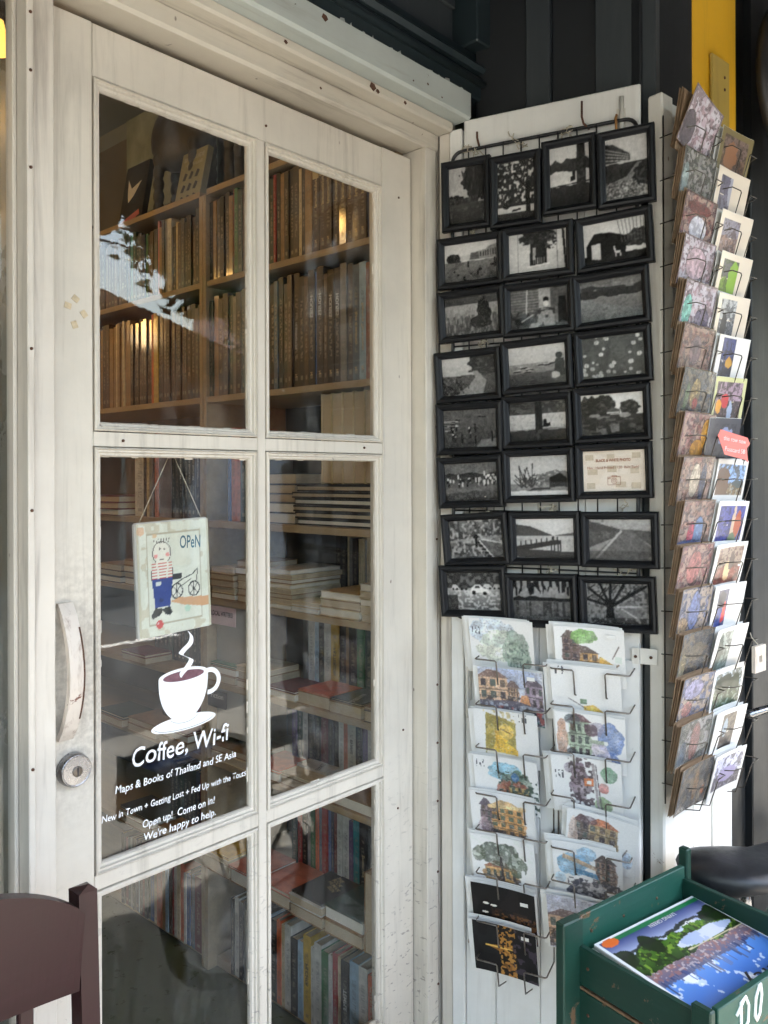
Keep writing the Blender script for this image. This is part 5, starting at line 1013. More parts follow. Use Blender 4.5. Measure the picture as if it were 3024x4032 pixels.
# 3rd shelf (z 1.745)
A = row(0, 2, 'n20 x24 x24 x22w U22 z24 G22 g22 k22 k24 b14w B24 u8 k24 b16w k22 B26 b18w B18w k20 z16 k22 r14 t24 G26 E22 B20 E18 k24 g14 E20 G24 B22 t24w E20 k22 z18', .300, hv=.012)
for k, s in ((1,'Exotic Oriental'),(2,'Exotic Oriental'),(4,'Resorts by Thai Architects'),(5,'Spirit of modernity'),(8,'HOUSES'),(9,'HOUSES'),(11,'HOUSES'),(13,'HOUSES'),(16,'HI DEFINITION')):
    o, h, th = A[k]; spine_text(o, s, h, th, M['letterwhite'] if k > 5 else M['gold'], .68 if s == 'HOUSES' else .45, .016 if s == 'HOUSES' else .011); spine_text(o, 'N', h, th, M['gold'], .10, .013)
row(1, 2, 'k20 G18 k22 B20 B16w b14 B18 B14w b16w k12 B18 b18w B16w k14 y12w y13w o10 B16w B14 B18w B14w b16 B18w k12 B16w t12 t14w t14 c12w t14 t15w c12 t14w t13 t14 b20 B24 t20 b22 k24 B30 b20', .285, hv=.012)
# 4th shelf (z 1.369): mixed upright and lying
A = row(0, 3, 'x28 x26', .300); spine_text(A[0][0], 'Eastern Reflection', A[0][1], A[0][2], M['gold'], .5, .013); spine_text(A[1][0], 'Eastern Reflection', A[1][1], A[1][2], M['gold'], .5, .013)
def flat_stack(bay, shelf, y0, wy, items, d, xf, what, pages_front=True, ztop=None, jit=.004, bd=.0022):
    """books lying flat, page edges to the front"""
    z = (ztop if ztop is not None else LV[shelf][0]+.0012)
    for i, it in enumerate(items.split()):
        col = it[0]; th = float(it[1:])/1000; nm, c = COL[col]
        dx = rnd.uniform(-jit, jit); dy = rnd.uniform(-jit, jit)
        bd = min(bd, th*.3); cov = MB().box(0, d, 0, wy, 0, bd).box(0, d, 0, wy, th-bd, th).box(d-.0014, d, 0, wy, bd+.0001, th-bd-.0001)
        o = cov.build('book', M['bookplain'], None, (0,0,0)); o.matrix_world = Matrix.Translation((xf+dx, y0+dy, z)) @ Matrix.Rotation(rnd.uniform(-.02, .02), 4, 'Z'); o.color = c; BASE[o.name] = Vector((0,0,0))
        tag(o, '%s book lying flat, %s up in %s' % (nm, ORD[i+1], what.replace('the ', '')), 'book', 'books on the bookcase')
        MB().box(.0022, d-.0016, .0015, wy-.0015, bd+.00005, th-bd-.00005).build('pages', M['pagesw' if rnd.random() < .3 else 'pages'], o)
        z += th+.0006; last = o
        BOOKS[0] += 1
    return last, z
S4 = 'the black stack on the fourth shelf'
flat_stack(0, 3, .112, .300, 'k18 k18 k17 k18 k17 k18', .23, BX+.010, S4, jit=.003, bd=.0045)
for k in range(5): 
    o = book('c', .118+k*.040, LV[3][0]+.1125, .038, .24, .18, BX+.02, 'bookplain', 'with page edges out, %s of five over the black stack' % ORD[k+1], spine_in=True)
flat_stack(0, 3, .425, .150, 'G30 k28 g24 k26 G30', .22, BX+.02, 'the dark pile beside the divider, fourth shelf')
A = row(0, 3, 'p24 E30 s22 s22 u10', .27, y=.600); spine_text(A[2][0], 'STYLE', A[2][1], A[2][2], M['letterred'], .75, .018); spine_text(A[3][0], 'STYLE', A[3][1], A[3][2], M['letterred'], .75, .018)
A = row(1, 3, 'n14 k24 k22 k22 B20 k22 G22 k18 m24 m26 m26 s20 k12 g18 c20 k12 w60', .275, hv=.006)
for k in (1,2,3,5): spine_text(A[k][0], 'JAMES MACKAY', A[k][1], A[k][2], M['letterwhite'], .6, .012)
spine_text(A[14][0], 'YOGA', A[14][1], A[14][2], M['ink'], .85, .014)
flat_stack(1, 3, 1.30, .22, 'R22 R22 R22', .20, BX-.012, 'the dark red recipe pile on the fourth shelf')
# 5th shelf (z 1.135): lying paperbacks in front, thin books behind
row(0, 4, 'R26 R26 r26 k20 k24 E20 k16 k22 c12 c10 c11 k20 c14 c12 g10 c12 c14 k20 g12 c10 k22 B20', .19, d=.1, xf=BX+.20, y=.05, hv=.008)
row(0, 4, 'r22 r24 r22', .176, d=.12, xf=BX+.11, y=.115, hv=.003)
flat_stack(0, 4, .052, .108, 'c19 c18 c19 c18 w18', .15, BX+.004, 'the paperback pile nearest the door, fifth shelf')
flat_stack(0, 4, .163, .145, 'c22 t22 c20', .15, BX+.004, 'the second paperback pile from the door, fifth shelf')
flat_stack(0, 4, .311, .105, 'w9 w9 c10', .15, BX+.004, 'the low thin pile on the fifth shelf')
flat_stack(0, 4, .420, .120, 'c13 c13 t14 c13 c13 t13 c13 w12', .19, BX+.004, 'the tall thin paperback pile, fifth shelf')
flat_stack(0, 4, .556, .110, 't20 t19 c20 t20 t20 t19', .14, BX+.006, 'the tan pile beside the divider, fifth shelf')
flat_stack(0, 4, .676, .115, 't18 c18 t20 t18 c18', .14, BX+.004, 'the tan pile against the divider, fifth shelf')
flat_stack(1, 4, .86, .12, 't20 t20 t20 t18', .14, BX+.004, 'the first pile past the divider, fifth shelf')
flat_stack(1, 4, 1.0, .13, 'c20 t22 t20', .14, BX+.004, 'the second pile past the divider, fifth shelf')
flat_stack(1, 4, 1.15, .14, 't22 G20 t22 t18', .14, BX+.004, 'the third pile past the divider, fifth shelf')
flat_stack(1, 4, 1.31, .14, 'k20 B20 t22', .14, BX+.004, 'the last pile in view on the fifth shelf')
row(1, 4, 'k30 B30 k34 G26 k30 B30 k34 k30 B30 k30 k30 B30', .18, d=.1, xf=BX+.2)
# 6th shelf (z .887)
A = row(0, 5, 'k18 p22 y30 u14 n12 u14 r32 k30 E30 e28 B30 t14 B26 y30 w28 k22 U16 w24 g20', .205, d=.13, xf=BX+.125, y=.05, hv=.01)
for k, s in ((2,'BOMBAY GIRLS'),(6,'GITA MEHTA'),(13,'PATTERSON')): spine_text(A[k][0], s, A[k][1], A[k][2], M['ink'] if k != 6 else M['letterwhite'], .45, .014)
l, zt = flat_stack(0, 5, .060, .085, 'b30 t8', .12, BX+.002, 'the pile nearest the door, sixth shelf')
l, zt = flat_stack(0, 5, .150, .115, 't32', .125, BX+.002, 'the pile topped with a black cover, sixth shelf'); l, zt = flat_stack(0, 5, .152, .11, 'k6', .120, BX+.004, 'black covered pile top, sixth shelf', ztop=zt)
lettering('INVISIBLE', .02, M['letterwhite'], l, Matrix(((.94,.34,0,.035),(.34,-.94,0,.055),(0,0,1,.0066),(0,0,0,1))) @ Matrix.Rotation(R(-90), 4, 'X') @ Matrix.Rotation(R(180), 4, 'Z'), fit=.08)
flat_stack(0, 5, .270, .125, 't34 o5', .13, BX+.003, 'the pile with an orange cover, sixth shelf')
flat_stack(0, 5, .400, .12, 'c20 R8', .12, BX+.003, 'the pile with a crimson cover, sixth shelf')
flat_stack(0, 5, .530, .13, 't22 t24 c16', .13, BX+.003, 'the tan pile in mid shelf, sixth shelf'); flat_stack(0, 5, .665, .125, 't24 t22 e8', .13, BX+.003, 'the pile against the divider, sixth shelf')
row(1, 5, 'k22 E20 B24 k22 R16 G22 k24 B22 E20 k24 B22 k22 E26 k26 B28 k26', .19, d=.12, xf=BX+.08)
flat_stack(1, 5, 1.1, .15, 't22 R10', .1, BX-.03, 'the red topped pile past the divider, sixth shelf')
# 7th shelf (z .649)
A = row(0, 6, 's24 s24 w22 w26 c22 B20 n26 w20 v18 k24 w30 s16 w20 k22 B18 R30 k26 k26 w24 E22 v20', .200, d=.12, xf=BX+.115, y=.05, hv=.008)
spine_text(A[10][0], 'EVANS', A[10][1], A[10][2], M['ink'], .55, .013)
l, zt = flat_stack(0, 6, .33, .14, 't26 c8', .12, BX+.002, 'the pale covered pile, seventh shelf'); l2, _z = flat_stack(0, 6, .345, .12, 'w7', .11, BX+.06, 'the cream paperback on the pile, seventh shelf', ztop=zt+.001)
lettering('ELMORE LEONARD', .02, M['ink'], l2, Matrix(((.9,.43,0,.04),(.43,-.9,0,.06),(0,0,1,.0076),(0,0,0,1))) @ Matrix.Rotation(R(-90), 4, 'X') @ Matrix.Rotation(R(180), 4, 'Z'), fit=.10)
flat_stack(0, 6, .475, .12, 't26 o8', .13, BX+.004, 'the pile with a bright orange cover, seventh shelf')
flat_stack(0, 6, .60, .19, 'c24 t20', .13, BX+.004, 'the pile by the divider, seventh shelf')
flat_stack(0, 6, .06, .25, 't30', .13, BX+.003, 'the wide tan volume near the door, seventh shelf')
row(1, 6, 'k26 B24 k22 n20 R22 k26 E22 B26 k24 k26 B24 R20 k26', .20, d=.12, xf=BX+.07); flat_stack(1, 6, .88, .16, 't26 t22 R8', .12, BX-.02, 'the first pile past the divider, seventh shelf'); flat_stack(1, 6, 1.06, .17, 't26 t20', .12, BX-.02, 'the second pile past the divider, seventh shelf'); flat_stack(1, 6, 1.26, .17, 't26 E10', .12, BX-.02, 'the third pile past the divider, seventh shelf')
# 8th shelf (z .33)
A = row(0, 7, 'w18 U30 G26 k34 w32 k24 k30 k26 T24 v16 w26 w18 R14 n10 u12 r22 z14 o14 e20 g14 k20 r20 E22', .235, d=.12, xf=BX+.12, y=.05, hv=.012)
for k, s, m_ in ((3,'THE GIRL ON THE TRAIN','letterwhite'),(6,'AWAK','letterwhite'),(7,'grown ups','gold'),(0,'PAYNE','ink')): spine_text(A[k][0], s, A[k][1], A[k][2], M[m_], .5, .014)
for k in range(2): book('t', .052+k*.032, LV[7][0]+.0012, .031, .20, .13, BX-.03, 'bookplain', 'with page edges out, %s at the door end, eighth shelf' % ORD[k+1], spine_in=True)
l, zt = flat_stack(0, 7, .128, .135, 't34 t32', .15, BX-.028, 'the pile with a grey green cover, eighth shelf'); flat_stack(0, 7, .128, .135, 'E4', .148, BX-.028, 'thin green cover atop that pile, eighth shelf', ztop=zt)
l, zt = flat_stack(0, 7, .270, .125, 't30 w24', .15, BX-.028, 'the pile under the black novel, eighth shelf'); l, zt = flat_stack(0, 7, .272, .12, 'k5', .148, BX-.026, 'black novel cover on top, eighth shelf', ztop=zt)
for q, s in enumerate(('THE', 'BOOK', 'HUMAN', 'SKIN')):
    lettering(s, .017, M['gold'], l, Matrix(((.94,.34,0,.118-.017*q),(-.34,.94,0,.062-.006*q),(0,0,1,.0056),(0,0,0,1))) @ Matrix.Rotation(R(-90), 4, 'Z') @ Matrix.Rotation(R(-90), 4, 'X'), bold=.0002)
flat_stack(0, 7, .402, .125, 't34 s12', .15, BX-.026, 'the pile with a red cover, eighth shelf'); flat_stack(0, 7, .532, .125, 't40 s8', .15, BX-.030, 'the pile with a salmon cover, eighth shelf'); flat_stack(0, 7, .662, .125, 't40 c14 y8', .15, BX-.030, 'the pile with a yellow cover, eighth shelf')
row(1, 7, 'k26 B24 k24 R24 n20 k26 B26 k24 E24 k26 B24', .22, d=.12, xf=BX+.07); flat_stack(1, 7, .87, .18, 't24 t22', .12, BX-.02, 'the first pile past the divider, eighth shelf'); flat_stack(1, 7, 1.08, .2, 't24 t20 G8', .12, BX-.02, 'the second pile past the divider, eighth shelf')
# bottom shelf (z .035)
A = row(0, 8, 'B16 G26 G14 o28 w30 U32 k30 c14 r18 w12 e28 w28 w12 y28 U20 k28 w26 c14 o18 k28 U10 w24 w22 e24 w22 g14 k18 w22 B14', .222, d=.135, xf=BX+.002, hv=.014)
for k, s, m_ in ((3,'CHARLES CUMMING','gold'),(6,'TEMPLE','letterwhite'),(13,'PILCHER','ink')): spine_text(A[k][0], s, A[k][1], A[k][2], M[m_], .55, .016)
A = row(1, 8, 'R36 z14 B10 u18 w12 o20 c18 w14 r14 b16 U16 t18 s30 c20 u24 E10 G16 R14 k16 U12 n16 B14 g18 k16 R16 B18', .235, d=.135, xf=BX+.002, hv=.016)
# section cards and top shelf things
lt = thing('shelf_tag', 'lilac shelf tag reading LOCAL WRITERS under the fifth shelf', 'tag', (BX-.004, .72, 1.07))
MB().box(BX-.005, BX-.0042, .655, .785, 1.062, 1.116).build('card', M['lilac'], lt); tb = BASE[lt.name]
MX = lambda x, y, z, b: Matrix(((0,-1,0,x-b.x),(-1,0,0,y-b.y),(0,0,1,z-b.z),(0,0,0,1)))
lettering('LOCAL WRITERS!', .020, M['ink'], lt, MX(BX-.0058, .72, 1.088, tb), fit=.105, bold=.0003)
lettering('by local authors', .008, M['ink'], lt, MX(BX-.0058, .72, 1.074, tb), fit=.09) if False else None
ft = thing('shelf_tag', 'small black shelf tag reading Fiction near the divider', 'tag', (BX-.004, .745, .82))
MB().box(BX-.005, BX-.0042, .700, .792, .812, .862).build('card', M['blacktag'], ft); tb = BASE[ft.name]
lettering('Fiction', .022, M['letterwhite'], ft, MX(BX-.0058, .746, .840, tb), fit=.06)
gb = solo(MB().box(BX+.03, BX+.034, .585, .795, .905, 1.114), 'section_board', M['grey_board'], 'grey board closing the shelf behind the lilac tag', 'board', (BX+.03, .69, .905))
gb2 = solo(MB().box(BX+.03, BX+.034, .585, .795, .72, .866), 'section_board', M['grey_board'], 'grey board closing the shelf behind the black tag', 'board', (BX+.03, .69, .72))
zt = LV[0][0]+.001
bg_ = thing('standing_book', 'pale green bird guide leaning upright on the top shelf', 'book', (0,0,0), Matrix.Translation((BX+.06, 1.00, zt)) @ Matrix.Rotation(R(-90), 4, 'Z') @ Matrix.Rotation(R(-12), 4, 'X'))
MB().box(-.07, .07, 0, .022, 0, .205).build('cover', plain('pale_olive_cover', (.30,.29,.17), .5), bg_); BASE[bg_.name] = Vector((0,0,0))
lettering('BIRD GUIDE', .022, M['letterwhite'], bg_, (0,-.0006,.172), fit=.11); lettering('OF THAILAND', .016, M['letterwhite'], bg_, (.01,-.0006,.150), fit=.09)
for r_ in range(3):
    for c_ in range(3): MB().prism([(-.045+c_*.034,.02+r_*.042),(-.030+c_*.034,.018+r_*.042),(-.022+c_*.034,.04+r_*.042),(-.036+c_*.034,.046+r_*.042)], -.0012, -.0004).build('printed_bird', M['ink'], bg_)
sb_ = thing('standing_book', 'dark book with a white bird and striped boat on the top shelf', 'book', (0,0,0), Matrix.Translation((BX+.05, 1.33, zt)) @ Matrix.Rotation(R(-90), 4, 'Z') @ Matrix.Rotation(R(-10), 4, 'X')); BASE[sb_.name] = Vector((0,0,0))
MB().box(-.075, .075, 0, .02, 0, .24).build('cover', M['blacktag'], sb_)
MB().prism([(-.05,.19),(-.02,.15),(.04,.17),(.0,.12),(-.03,.1),(-.04,.13)], -.0012, -.0004).build('printed_bird', M['letterwhite'], sb_); MB().prism([(-.06,.03),(.05,.06),(.06,.04),(-.02,.015)], -.0012, -.0004).build('printed_boat', M['letterred'], sb_)
def blob(name, balls, label, cat):
    bm = bmesh.new()
    for (x, y, z, rx, ry, rz) in balls:
        m = Matrix.Translation((x, y, z)) @ Matrix.Diagonal((rx, ry, rz, 1)); bmesh.ops.create_icosphere(bm, subdivisions=3, radius=1, matrix=m)
    me = bpy.data.meshes.new(name); bm.to_mesh(me); bm.free(); me.materials.append(M['carved']); o = bpy.data.objects.new(name, me); C.objects.link(o)
    md = o.modifiers.new('weld', 'REMESH'); md.mode = 'VOXEL'; md.voxel_size = .006; md.use_smooth_shade = True
    o.location = (BX+.14, 0, zt); return tag(o, label, cat, 'carved animals on the top shelf')
def elephant(y, k, label):
    b = [(0,y,.20*k,.07,.12*k,.085*k), (-.01,y-.13*k,.25*k,.06,.065*k,.07*k), (-.015,y-.17*k,.2*k,.035,.035*k,.05*k)]
    for (dy, dx) in ((.07,.035),(.07,-.035),(-.07,.035),(-.07,-.035)):
        b += [(dx, y+dy*k, .15*k-.028*i*k, .018, .016*k, .02*k) for i in range(6)]
    b += [(-.02, y-(.20+.004*i)*k, (.18-.028*i)*k, .02-.001*i, .02*k-.001*i, .022*k) for i in range(6)]
    b += [(-.055, y-.11*k, .25*k, .012, .05*k, .06*k), (.05, y-.11*k, .25*k, .012, .05*k, .06*k)]
    return blob('carved_elephant', b, label, 'carving')
elephant(1.12, 1.5, 'big dark carved elephant behind the bird guide on top shelf'); elephant(.72, 1.45, 'dark carved elephant nearer the door on the top shelf')
pt = solo(MB().box(BX+.29, BX+.30, 1.15, 1.75, 2.55, 2.95), 'poster', plain('grey_green_poster', (.25,.28,.24), .7, var=.3, scale=9), 'pale illustrated poster high on the wall above the bookcase', 'poster', (BX+.29, 1.45, 2.55))
bx_ = solo(MB().cbox(BX+.05, BX+.2, .50, .63, zt, zt+.14, .004), 'wooden_box', M['bookplain'], 'small dark brown box on the top shelf above the divider', 'box', (BX+.12, .56, zt)); bx_.color = S(70,48,36)
tn = solo(MB().lathe([(.028,0),(.03,.01),(.026,.03),(.03,.05),(.022,.075),(.028,.1),(.03,.11),(.01,.115)], 0, 0, 20), 'turned_pot', M['bookplain'], 'ringed turned wooden pot on top of the small brown box', 'pot', (0,0,0), Matrix.Translation((BX+.11, .565, zt+.141))); tn.color = S(84,52,34)

# inner post of the window, hanging bulbs
ip = solo(MB().cbox(.192, .206, .080, .62, .0, 2.9, .002), 'inner_post', plain('dim_olive_gloss', (.20,.185,.145), .28, var=.12, scale=4), 'dim glossy inner post seen through the shop window', 'post', (.2, .3, 0))
def bulb(x, y, z, watt, label, size=1., cord=.5):
    t = thing('hanging_bulb', label, 'lamp', (x, y, z), group='warm hanging bulbs inside the shop'); b = BASE[t.name]
    MB().lathe([(.003*size,-.040*size),(.022*size,-.034*size),(.036*size,-.012*size),(.036*size,.004*size),(.020*size,.026*size),(.013*size,.036)], x, y, 16, 'z', Matrix.Translation((0,0,z))).build('globe', M['bulb' if watt > .05 else 'dimbulb'], t)
    MB().lathe([(.014,.0362),(.015,.05),(.013,.065),(.004,.07)], x, y, 12, 'z', Matrix.Translation((0,0,z))).build('socket', M['wire'], t)
    MB().tube([(x,y,z+.07),(x,y,z+cord)], .0022, 5).build('cord', M['cable'], t)
    l = bpy.data.lights.new('bulb_light', 'POINT'); l.energy = watt; l.color = (1, .66, .34); l.shadow_soft_size = .05; lo = bpy.data.objects.new('bulb_light', l); C.objects.link(lo); lo.parent = t; lo.location = (0, 0, -.07)
    return t
bulb(.144, .126, 2.236, .015, 'lit warm bulb glowing behind the shop window', .62, cord=.6)
bulb(-.12, 1.45, 2.68, .2, 'lit warm bulb hanging in mid shop', cord=.37)
bulb(.12, 2.70, 2.33, .3, 'lit warm bulb hanging at the shop back', cord=.64)
bulb(.35, .62, 2.80, .10, 'lit warm bulb hanging just inside the door', cord=.19)
bulb(-.08, 2.2, 2.52, .15, 'lit warm bulb between the mid and back bulbs', cord=.47)
bulb(.02, 1.85, 2.20, .12, 'lit warm bulb hanging lower than the others', cord=.79)
bulb(-.55, 2.6, 2.75, .2, 'lit warm bulb deepest in the shop', cord=.24)

# ================================================================== green crate of magazines
e1 = Vector((.981, -.193, 0)); CZ = .73; P1 = Vector((.852, -.555, 0))
FC = Matrix.Translation((P1.x, P1.y, CZ-.195)) @ Matrix.Rotation(math.atan2(e1.y, e1.x), 4, 'Z')      # local x along the back side, -y towards the street
cr8 = thing('wooden_crate', 'worn green slatted wooden crate holding magazines, white brush lettering', 'crate', (.16, -.14, 0), FC)
LX, LY, HZ = .318, .276, .195
MB().cbox(-.012, LX-.006, -.013, -.001, .098, HZ, .0015).build('slat', M['greenin'], cr8)
MB().cbox(-.012, LX-.006, -.0125, -.0012, .010, .090, .0015).build('slat', M['greenin'], cr8)
for (z0, z1) in ((.085, HZ-.044), (.008, .076)):
    MB().cbox(-.012, .000, -LY+.014, -.0135, z0, z1, .0015).build('slat', M['green'], cr8)
    MB().cbox(LX-.016, LX-.004, -LY+.014, -.0135, z0+.004, z1+.022 if z1 > .1 else z1, .0015).build('slat', M['green'], cr8)
fb = MB().cbox(.002, LX-.006, -LY+.001, -LY+.013, .012, HZ-.030, .0015).build('lettered_board', M['greenin'], cr8)
MB().cbox(.002, LX-.002, -LY+.002, -.002, -.004, .006, .001).build('bottom_board', M['rawwood'], cr8)
for (x, y, zt_) in ((-.052, -.022, .004), (-.026, -LY-.004, -.022), (LX-.004, -.016, .032), (LX-.002, -LY+.002, .01)):
    MB().cbox(x, x+(.051 if x < -.03 else .014 if x < .1 else .016), y, y+(.020 if x < -.03 else .034 if x < .1 else .020), -.012, HZ+zt_, .0025).build('corner_post', M['green'], cr8)
for z in (.080, .082): MB().cbox(-.0115, -.0010, -LY+.016, -.015, z-.003, z+.0012, .0004).build('bare_edge', M['rawwood'], cr8) if z == .080 else None
cb = BASE[cr8.name]
for (x, z) in ((.03,.19),(.12,.188),(.22,.19),(.03,.05),(.28,.05)): MB().lathe([(.003,0),(.0026,-.0012),(.0005,-.0014)], 0, 0, 8, 'y', Matrix.Translation((x, -.0132, z-.03))).build('nail_head', M['nail'], cr8)
for (z, y) in ((.12,-.04),(.10,-.22),(.04,-.04),(.05,-.21)): MB().tube([(-.0118,y,z),(-.0134,y,z)], .0028, 8).build('nail_head', M['nail'], cr8)
DO = [[(.060,.140),(.078,.160)], [(.072,.158),(.073,.100),(.068,.088)], [(.070,.158),(.086,.165),(.094,.145),(.092,.115),(.068,.088)], [(.124,.168),(.115,.150),(.112,.115),(.117,.104),(.126,.115),(.132,.150),(.129,.170),(.122,.168)], [(.078,.070),(.088,.076),(.094,.06),(.084,.052),(.096,.03)], [(.108,.030),(.116,.072),(.124,.030)], [(.111,.046),(.122,.048)], [(.132,.030),(.134,.076),(.146,.034),(.148,.08)]]
for st_ in DO: MB().tube([(x-.010, -LY+.0005, z*.80+.026) for x, z in st_], .0028, 6).build('brush_letter', M['chalk'], cr8)
# magazines, the top one a cover with lake and city
FMg = FC @ Matrix.Translation((.158, -.146, .132)) @ Matrix.Rotation(R(-1), 4, 'Z') @ Matrix.Rotation(R(4), 4, 'X')
p = Pic(150, 116, (.93,.94,.95), 5); rr = random.Random(2); F1 = p.n(7, 6)*.5+p.n(16, 14)*.3+p.n(40, 34)*.2; F2 = p.n(9, 5)*.5+p.n(22, 14)*.3+p.n(50, 40)*.2
def grad(v0, v1, c0, c1, wob=0., w=None):
    vv = p.V+(F1-.5)*wob; m = (vv >= v0) & (vv < v1); t = np.clip((p.V-v0)/(v1-v0), 0, 1)[..., None]; p.A = np.where(m[..., None], np.array(c0)*(1-t)+np.array(c1)*t, p.A)
grad(-.1, .48, (.10,.28,.66), (.40,.62,.90)); p.put((p.V < .48) & (F2+.25*np.abs(p.V-.25) > .58), (.86,.91,.97), .85); p.put((p.V < .48) & (F2 > .66), (.97,.98,1.), .8)
grad(.40, .57, (.34,.36,.50), (.56,.46,.48), .06)
for k in range(110):
    x = rr.random(); h_ = rr.uniform(.01, .07)+(.10 if rr.random() < .14 else 0); w_ = rr.uniform(.006, .014); p.poly([(x,.45),(x+w_,.45),(x+w_,.44-h_),(x,.44-h_)], rr.choice([(.22,.30,.50),(.34,.38,.52),(.16,.22,.40),(.46,.46,.54)]), .9)
p.put((p.V > .43) & (p.V < .56) & (p.n(60, 46) > .6), (.68,.44,.38), .6).put((p.V > .43) & (p.V < .56) & (p.n(64, 50) > .7), (.86,.82,.80), .6)
grad(.545, .80, (.16,.28,.09), (.34,.52,.14), .10); mm = (p.V+(F1-.5)*.10 > .545) & (p.V < .82); p.put(mm & (p.n(46, 36) > .55), (.08,.14,.05), .7).put(mm & (p.n(50, 40) > .7), (.56,.70,.22), .7)
lake = ((p.U-.66)/.26)**2+((p.V-.63)/.06)**2 < .4+F2*1.1; p.put(lake, (.70,.76,.88)).put(lake & (F1 > .55), (.86,.88,.94), .8); p.line(.45, .57, 1, .545, .004, (.85,.80,.66))
sky2 = (p.V+(F2-.5)*.16 > .775); t2 = np.clip((p.V-.75)/.22, 0, 1)[..., None]; p.A = np.where(sky2[..., None], np.array((.80,.84,.94))*(1-t2)+np.array((.10,.14,.38))*t2, p.A)
for (cx, rx) in ((.02, .12), (.96, .16), (.3, .06)): p.put(((p.U-cx)/rx)**2+((p.V-.76)/.11)**2 < .4+F1*1.2, (.10,.17,.06)); 
p.put((abs(p.V-.785-(F1-.5)*.1) < .018), (.10,.12,.09), .8)
p.put(p.V < .10, (.93,.94,.95)); p.put((p.V > .93) & (p.U > .10), (.08,.44,.24)); p.put((p.V > .975), (.93,.94,.95)).put((p.U < .025) | (p.U > .975), (.93,.94,.95)); p.ell(.10, .94, .065, .045, (.90,.42,.12))
MW_, MH_ = .292, .232
for k in range(6):
    lab_ = 'city magazine with lake and skyline cover on top in the crate' if k == 5 else 'magazine under the top one in the crate, %s from the bottom' % ORD[k+1]
    mg = bpy.data.objects.new('magazine', None); C.objects.link(mg); mg.matrix_world = FMg @ Matrix.Translation((rnd.uniform(-.004,.004), rnd.uniform(-.004,.004), .008*k-.04)) @ Matrix.Rotation(rnd.uniform(-.02,.02) if k < 5 else 0, 4, 'Z'); BASE[mg.name] = Vector((0,0,0))
    tag(mg, lab_, 'magazine', 'magazines in the crate')
    MB().cbox(-MW_/2, MW_/2, -MH_/2, MH_/2, 0, .0068, .0012).build('page_block', M['pagesw'], mg)
    if k == 5:
        put_mesh('printed_cover', sheet_mesh('printed_cover', MW_, MH_, p.A, M['gloss'], 0.), mg, Matrix.Translation((0, -MH_/2, .0078)) @ Matrix.Rotation(R(-90), 4, 'X'))
        up = Matrix.Translation((.02, MH_/2-.004, .0084)) @ Matrix.Rotation(R(180), 4, 'Z') @ Matrix.Rotation(R(-90), 4, 'X')
        lettering('LIVING GREEN', .012, M['paper'], mg, Matrix.Translation((.02, .1005, .0084)) @ Matrix.Rotation(R(180), 4, 'Z') @ Matrix.Rotation(R(-90), 4, 'X'), fit=.075)
        lettering('City', .045, M['ink'], mg, Matrix.Translation((.045, -.082, .0084)) @ Matrix.Rotation(R(180), 4, 'Z') @ Matrix.Rotation(R(-90), 4, 'X'), fit=.11)

# ================================================================== bicycle carrying the crate
bk = thing('bicycle', 'old bicycle with a black vinyl saddle parked behind the crate', 'bicycle', (1.15, -.685, -.02))
YB = -.685; RW = .27; ZH = -.02+RW; XR, XF = 1.10, 2.02
for X in (XR, XF):
    ty = MB().tube([(X+RW*.95*math.cos(a), YB, ZH+RW*.95*math.sin(a)) for a in [2*math.pi*k/40 for k in range(40)]], .019, 8, closed=True).build('tyre', M['rubber'], bk)
    MB().tube([(X+RW*.87*math.cos(a), YB, ZH+RW*.87*math.sin(a)) for a in [2*math.pi*k/40 for k in range(40)]], .010, 6, closed=True).build('rim', M['steel'], ty)
    mb = MB()
    for k in range(24): a = 2*math.pi*k/24; b_ = a+(.5 if k % 2 else -.5); mb.tube([(X+.02*math.cos(b_), YB+(.02 if k % 4 < 2 else -.02), ZH+.02*math.sin(b_)), (X+RW*.86*math.cos(a), YB, ZH+RW*.86*math.sin(a))], .0011, 4)
    mb.build('spokes', M['steel'], ty); MB().lathe([(.018,-.03),(.02,-.028),(.012,-.02),(.012,.02),(.02,.028),(.018,.03)], X, ZH, 14, 'y', Matrix.Translation((0, YB, 0))).build('hub', M['steel'], ty)
bb = (1.48, YB, ZH-.02); st_ = (1.34, YB, .56); hd_ = (1.86, YB, .64)
MB().tube([bb, st_], .016, 8).tube([bb, hd_], .018, 8).tube([(1.37, YB, .50), (1.85, YB, .60)], .014, 8).tube([(1.84, YB, .56), (1.82, YB, .78)], .018, 8).build('frame', M['bikeframe'], bk)
for s_ in (-1, 1): MB().tube([(XR, YB+.05*s_, ZH), bb], .009, 6).tube([(XR, YB+.05*s_, ZH), (1.345, YB+.02*s_, .52)], .008, 6).build('stay', M['bikeframe'], bk); MB().tube([(XF, YB+.045*s_, ZH), (1.90, YB+.045*s_, .50), (1.86, YB+.01*s_, .56)], .010, 6).build('fork_blade', M['bikeframe'], bk)
MB().tube([st_, (1.315, YB, .655)], .0125, 8).build('seat_post', M['chrome'], bk)
MB().tube([(1.82, YB, .78), (1.81, YB, .86), (1.80, YB-.12, .90), (1.72, YB-.24, .90)], .011, 8).tube([(1.81, YB, .86), (1.80, YB+.10, .90), (1.70, YB+.12, .90)], .011, 8).build('handlebar', M['chrome'], bk)
rk = MB().box(.93, 1.22, YB-.065, YB-.055, .508, .520).box(.93, 1.22, YB+.055, YB+.065, .508, .520)
for x in (.94, 1.0, 1.06, 1.12, 1.2): rk.box(x, x+.012, YB-.054, YB+.054, .509, .519)
rk.build('rear_rack', M['wire'], bk)
